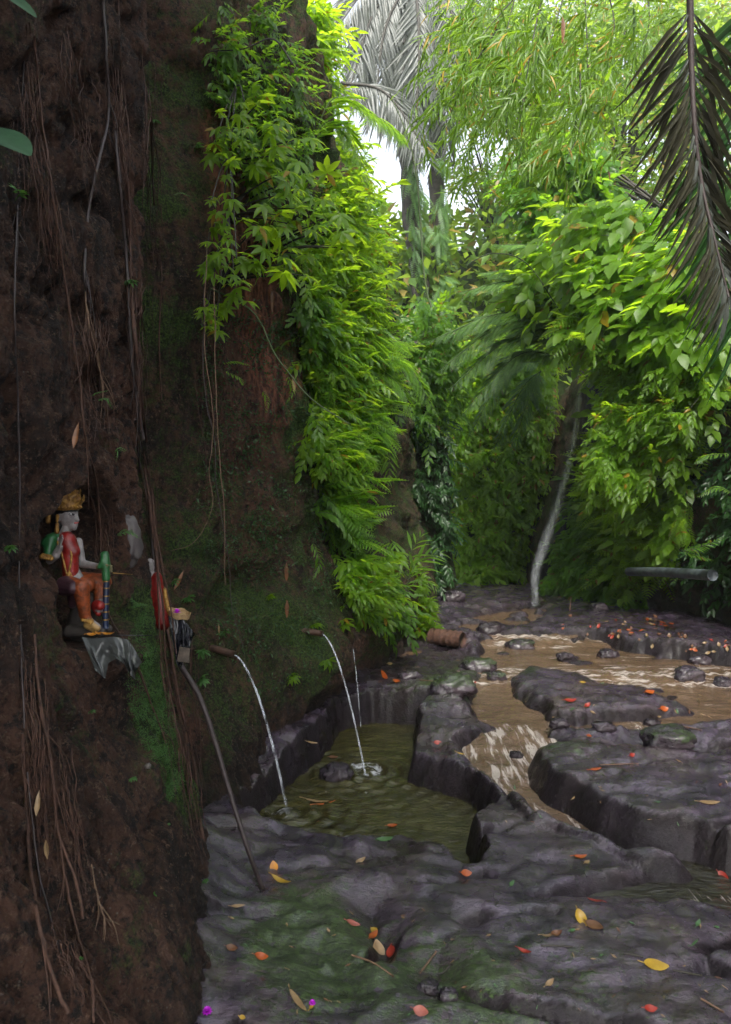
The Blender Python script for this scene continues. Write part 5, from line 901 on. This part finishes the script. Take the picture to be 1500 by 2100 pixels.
for k in (-1.2, -.6, 0., .6, 1.2):   # leaf-shaped front plates
    for s_, (y, r) in enumerate([(1034,31),(1018,25)]):
        L_, F_ = leaf(.35, 0, .1); kk = k - .6; d = np.array([math.cos(kk) * .25, math.sin(kk) * .25, 1.]); cr.add((L_ * r_(22 - 5 * s_)) @ frame(d, np.array([math.cos(kk), math.sin(kk), 0])).T + Q(136, y) + [math.cos(kk) * r_(r), math.sin(kk) * r_(r) * .9, 0] - SB, F_)
crown = cr.build('crown', GOLD, st)
mb = MB(); V_, F_ = cap(Q(146,1000,-.04), Q(147,1010,-.042), r_(4), r_(3)); mb.add(V_ - SB, F_); mb.build('jewel', simple('pale_jewel', (.5, .55, .7), .15), crown)
mb = MB()
for c in [(Q(127,1058,-.037), Q(126,1068,-.037), 4, 3), (Q(126,1074,-.037), Q(125,1090,-.035), 3.5, 5), (Q(106,1052,-.02), Q(104,1068,-.02), 4, 6), (Q(121,1043,-.04), Q(114,1037,-.045), 4, 2)]: V_, F_ = cap(c[0], c[1], r_(c[2]), r_(c[3]), 10, 4); mb.add(V_ - SB, F_)
for y, rx, c in [(1098,.021,0),(1104,.027,0)]:
    t = MB(); ring(t, 134, y, c, rx, rx, .0028, tilt=-.012); mb.add(t.V[0] - SB, t.F)
for x0, y0, x1, y1, c in [(114,1136,132,1140,-.10),(148,1185,162,1188,-.03),(152,1176,160,1196,-.035),(188,1262,204,1268,-.07)]:
    for k in np.linspace(0, 1, 5): V_, F_ = cap(Q(x0 + (x1 - x0) * k, y0 + (y1 - y0) * k, c - .008), Q(x0 + (x1 - x0) * k, y0 + (y1 - y0) * k + 2, c - .012), r_(5.5), r_(5), 8, 3); mb.add(V_ - SB, F_)
t = smoothpath([Q(128,1108,-.045), Q(140,1140,-.05), Q(150,1186,-.045)], 8); mb.tube(t - SB, .004, 6); t = smoothpath([Q(146,1106,-.03), Q(156,1140,-.04), Q(150,1180,-.045)], 8); mb.tube(t - SB, .004, 6)
mb.build('gold_ornaments', GOLD, st)
body('hair', [(Q(127,1050), Q(118,1074), r_(17), r_(15)), (Q(118,1074), Q(114,1098), r_(13), r_(7)), (Q(136,1042), Q(140,1042), r_(22), r_(21))], HAIR, st, .004, SB)
mb = MB()
for c in [(Q(152,1054,-.0325), Q(159,1056,-.022), 2.0, 1.4)]: V_, F_ = cap(c[0], c[1], r_(c[2]), r_(c[3]), 8, 4); mb.add(V_ - SB, F_)
mb.build('eye', EYE, st); mb = MB(); mb.tube(smoothpath([Q(148,1049,-.034), Q(154,1046,-.033), Q(161,1050,-.024)], 5) - SB, .0011, 5); mb.tube(smoothpath([Q(149,1055,-.0355), Q(154,1052,-.0345), Q(160,1056,-.024)], 5) - SB, .0013, 5); V_, F_ = cap(Q(156.5,1055,-.032), Q(157.5,1056,-.030), r_(1.4), r_(1.4), 8, 4); mb.add(V_ - SB, F_); mb.build('eyebrow', HAIR, st)
mb = MB(); V_, F_ = cap(Q(156,1072.5,-.010), Q(160.5,1072,0), r_(2.2), r_(1.6), 8, 4); mb.add(V_ - SB, F_); mb.build('mouth', LIP, st)
body('green_sleeve', [(Q(116,1106,-.05), Q(115,1136,-.066), r_(13), r_(10)), (Q(120,1102,-.03), Q(110,1112,-.05), r_(12), r_(13))], GRN, st, .004, SB)
body('red_bodice', [(Q(140,1108,-.012), Q(150,1132,-.012), r_(19), r_(17)), (Q(155,1128,-.02), Q(158,1132,-.02), r_(11), r_(10)), (Q(146,1140,-.012), Q(148,1176,-.012), r_(17.5), r_(16))], RED, st, .004, SB)
body('orange_sarong', [(Q(152,1196,.05), Q(202,1196,.048), r_(22), r_(18)), (Q(186,1200,-.09), Q(190,1256,-.072), r_(17), r_(11)), (Q(150,1196,-.05), Q(186,1200,-.088), r_(19), r_(16)), (Q(150,1196,.0), Q(178,1200,.0), r_(19), r_(16)), (Q(200,1200,.05), Q(200,1230,.03), r_(17), r_(13)), (Q(190,1256,-.072), Q(198,1268,-.07), r_(10), r_(8))], ORG, st, .004, SB)
body('purple_sash', [(Q(150,1198,-.068), Q(172,1200,-.10), r_(20.5), r_(14)), (Q(162,1210,-.05), Q(158,1236,-.04), r_(13), r_(9))], PUR, st, .004, SB)
body('red_slipper', [(Q(202,1242,-.01), Q(212,1240,-.03), r_(13), r_(10)), (Q(204,1252,-.01), Q(206,1256,-.02), r_(9), r_(7))], RED, st, .004, SB)
body('foot', [(Q(196,1268,-.072), Q(216,1282,-.075), r_(9), r_(6)), (Q(194,1276,-.07), Q(210,1286,-.07), r_(8), r_(6))], simple('gold_foot_paint', (.40, .24, .08), .5, .5, 50, .5), st, .004, SB)
body('pedestal', [(Q(150,1292,-.03), Q(215,1293,-.03), r_(13), r_(9)), (Q(150,1290,.05), Q(215,1292,.03), r_(14), r_(10)), (Q(165,1240,.04), Q(160,1290,.03), r_(26), r_(30))], BASE, st, .005, SB)
# stringed instrument: neck with frets and carved green head
ve = tag(empty('stringed_instrument', Q(222,1284).tolist()), 'dark blue instrument neck with gold frets and a green carved head held by the statue', 'instrument'); vb = Q(222, 1284)
MB().tube(smoothpath([Q(221,1287,-.02), Q(221,1240,-.02), Q(223,1185,-.02)], 6) - vb, .011, 10).build('neck', BLU, ve)
for y in (1192, 1206, 1222, 1238, 1254, 1270): MB().tube([Q(221.5, y, -.02) - vb, Q(221.5, y - 2.5, -.02) - vb], .0128, 12).build('fret', GOLD, ve)
body('carved_head', [(Q(222,1186,-.02), Q(221,1160,-.02), r_(8), r_(9)), (Q(221,1160,-.02), Q(219,1138,-.02), r_(10), r_(9)), (Q(217,1150,-.03), Q(210,1162,-.03), r_(6), r_(4)), (Q(220,1137,-.02), Q(223,1133,-.02), r_(6), r_(4)), (Q(224,1140,-.025), Q(226,1156,-.025), r_(5), r_(4))], GRN, ve, .003, vb)
# red statue in the cleft, mostly hidden
y2 = 3.62; b2 = W3(345,1285,y2); s2 = tag(empty('statue', b2.tolist()), 'small statue in red and gold cloth in the cleft, half hidden by roots', 'statue'); k = y2 / 1500
body('red_robe', [(W3(322,1184,y2), W3(326,1225,y2), 11 * k, 14 * k), (W3(326,1225,y2), W3(334,1275,y2), 14 * k, 18 * k), (W3(312,1190,y2), W3(310,1240,y2), 11 * k, 13 * k)], RED, s2, .005, b2)
body('gold_sash', [(W3(338,1210,y2 - .01), W3(344,1245,y2 - .01), 5 * k, 7 * k), (W3(344,1245,y2 - .01), W3(352,1262,y2 - .01), 7 * k, 7 * k)], GOLD, s2, .004, b2)
body('body', [(W3(308,1154,y2), W3(308,1165,y2), 9 * k, 9 * k), (W3(308,1165,y2), W3(316,1195,y2), 6 * k, 9 * k), (W3(316,1195,y2), W3(326,1255,y2), 9 * k, 11 * k)], SKIN, s2, .004, b2)
# offering tray, cloths, board
TRAY = simple('woven_leaf_tray', (.42, .28, .14), .7, .4, 70, .6)
def tray(c, r, lb, tilt=.25):
    mb = MB(); n = 18; V = [[0, 0, 0]]; a = np.linspace(0, 2 * math.pi, n, endpoint=False)
    for rr_, z in ((.6, .0), (.95, .002), (1.0, .02), (1.06, .02), (1.0, -.004), (.6, -.006)): V += [[math.cos(t) * r * rr_ * 1.25, math.sin(t) * r * rr_, z + .004 * math.sin(t * 5) * (rr_ > .9)] for t in a]
    V += [[0, 0, -.006]]; F = [[0, 1 + i, 1 + (i + 1) % n] for i in range(n)]
    for s in range(5): F += [[1 + s * n + i, 1 + (s + 1) * n + i, 1 + (s + 1) * n + (i + 1) % n, 1 + s * n + (i + 1) % n] for i in range(n)]
    F += [[len(V) - 1, 1 + 5 * n + (i + 1) % n, 1 + 5 * n + i] for i in range(n)]; mb.add(V, F); o = mb.build('offering_tray', TRAY, None, False); o.location = c.tolist(); o.rotation_euler = (R(12), tilt, 0); return tag(o, lb, 'offering tray')
tc = W3(368,1262,3.5); tray(tc, .040, 'small woven leaf tray with a flower on top beside the red statue'); flower(tc + [-.008, -.01, .010], .022, 'magenta flower resting on the woven tray')
def cloth(name, outline_top, drops, Y, mat, lb, fold=.016, off=.0, wall=True):
    """cloth hung from a rim: top points and bottom points in photo pixels; rows between them"""
    n = 60; m = 34; tx = np.linspace(0, 1, n); top = np.array(outline_top, float); bot = np.array(drops, float)
    T_ = np.stack([np.interp(tx, np.linspace(0, 1, len(top)), top[:, i]) for i in range(2)], 1); B_ = np.stack([np.interp(tx, np.linspace(0, 1, len(bot)), bot[:, i]) for i in range(2)], 1); V = []
    for i in range(n):
        for jj in range(m):
            f = jj / (m - 1); px, py = T_[i] * (1 - f) + B_[i] * f; y_ = Y - fold * (f**.6) * (1.3 * float(fbm(tx[i] * 5, f * 1.1, 0, 3, 700)) * 2 + .5 * math.sin(tx[i] * 19 + 3 * math.sin(tx[i] * 7 + f * 2))) - off * f; V.append(W3(px, py, y_))
    V = np.array(V); b = V[0].copy(); F = gridfaces(n, m); W_ = V + [0, .003, 0]; o = mk(name, np.vstack([V, W_]) - b, np.vstack([F, F[:, ::-1] + len(V)]), mat); o.location = b.tolist(); return tag(o, lb, 'cloth')
CL = simple('grey_wet_cloth', (.08, .085, .085), .28, .55, 10, .5); CB = simple('black_wet_cloth', (.018, .019, .028), .25, .5, 14, .4)
cloth('draped_cloth', [(168,1306),(185,1310),(210,1308),(235,1306),(262,1312),(275,1330)], [(196,1375),(208,1385),(216,1392),(222,1360),(240,1350),(255,1362),(268,1385),(278,1394),(276,1380),(291,1358)], 2.48, CL, 'grey crumpled plastic cloth draped over the ledge below the crowned statue', .022, .04)
cloth('dark_cloth', [(345,1262),(360,1268),(378,1272),(392,1290)], [(362,1360),(372,1372),(378,1350),(386,1330),(400,1300)], 3.5, CB, 'black wet cloth hanging under the woven tray', .02, .03)
# ledge shelf of rock with yellow offering, incense stick
lp = W3(215,1303,2.50)
for i, (x, y, ln, an, lb) in enumerate([(190,1305,26,10,'pile of orange petals on the draped ledge'),(203,1303,22,-30,'curled orange petal strip on the draped ledge'),(222,1303,30,2,'straight orange offering strip lying on the draped ledge')]):
    p = W3(x, y, 2.47); fleaf(x, y, ln, an, 'amber', lb, .16 if i else .3, .5, .3, 'orange petals on the ledge', 'petal', 'petal', pos=p)
P = np.array([W3(225,1303,2.46), W3(312,1303,2.52)]); b = P[0].copy(); o = MB().tube(P - b, .0018, 6).build('incense_stick', HAIR); o.location = b.tolist(); tag(o, 'thin dark incense stick jutting right from the draped ledge', 'incense stick')
P = np.array([W3(232,1175,2.66), W3(272,1178,2.62)]); b = P[0].copy(); o = MB().tube(P - b, .0014, 6).build('incense_stick', simple('straw', (.45, .25, .06), .6)); o.location = b.tolist(); tag(o, 'short yellow straw beside the instrument head', 'incense stick')
c = W3(378,1342,3.45); V = np.array([[x, y, z] for x in (-.026, .026) for y in (-.012, .012) for z in (-.032, .032)]); V += .004 * RNG.normal(size=V.shape); bm = bmesh.new(); vs = [bm.verts.new(v) for v in V]
for f in ((0,1,3,2),(4,6,7,5),(0,4,5,1),(2,3,7,6),(0,2,6,4),(1,5,7,3)): bm.faces.new([vs[i] for i in f])
bmesh.ops.bevel(bm, geom=bm.edges[:], offset=.004, segments=2); me = bpy.data.meshes.new('wooden_block'); bm.to_mesh(me); bm.free(); me.materials.append(simple('grey_wood', (.13, .10, .08), .8, .6, 30, .7)); o = bpy.data.objects.new('wooden_block', me); COL.objects.link(o); o.location = c.tolist(); o.rotation_euler = (0, R(8), 0); tag(o, 'small grey wooden block wedged under the dark cloth', 'wood block')
# plastered stone
V, F = rockmesh((.055, .05, .12), 4.2, sub=4); p = onwall(264,1105,.0); o = mk('smooth_stone', V, F, simple('grey_plaster', (.085, .072, .072), .6, .3, 12, .3)); o.location = p.tolist(); o.rotation_euler = (0, R(-8), 0); tag(o, 'smooth grey plastered stone set among the roots right of the crowned statue', 'stone')
V, F = rockmesh((.013, .012, .011), 2.2, sub=3); p = onwall(303,1571,.0); o = mk('pebble', V, F, simple('pale_pebble', (.10, .085, .075), .6)); o.location = p.tolist(); tag(o, 'pale round pebble stuck in the low near bank', 'pebble')
# ---------------- mist in the gorge ----------------
q = NT('gorge_mist'); v = q.n('VolumePrincipled', {'Color': (.86, .93, 1, 1), 'Density': .0016, 'Anisotropy': .3}); q.t.links.new(v.outputs[0], q.out.inputs['Volume'])
x0, x1, y0, y1, z0, z1 = -45, 55, -62, 80, -1.8, 26; V = [(x, y, z) for x in (x0, x1) for y in (y0, y1) for z in (z0, z1)]
o = mk('haze', V, [(0,1,3,2),(4,6,7,5),(0,4,5,1),(2,3,7,6),(0,2,6,4),(1,5,7,3)], q.m, None, False); tag(o, 'thin damp air filling the gorge', 'haze', kind='stuff')
SC.cycles.volume_bounces = 1
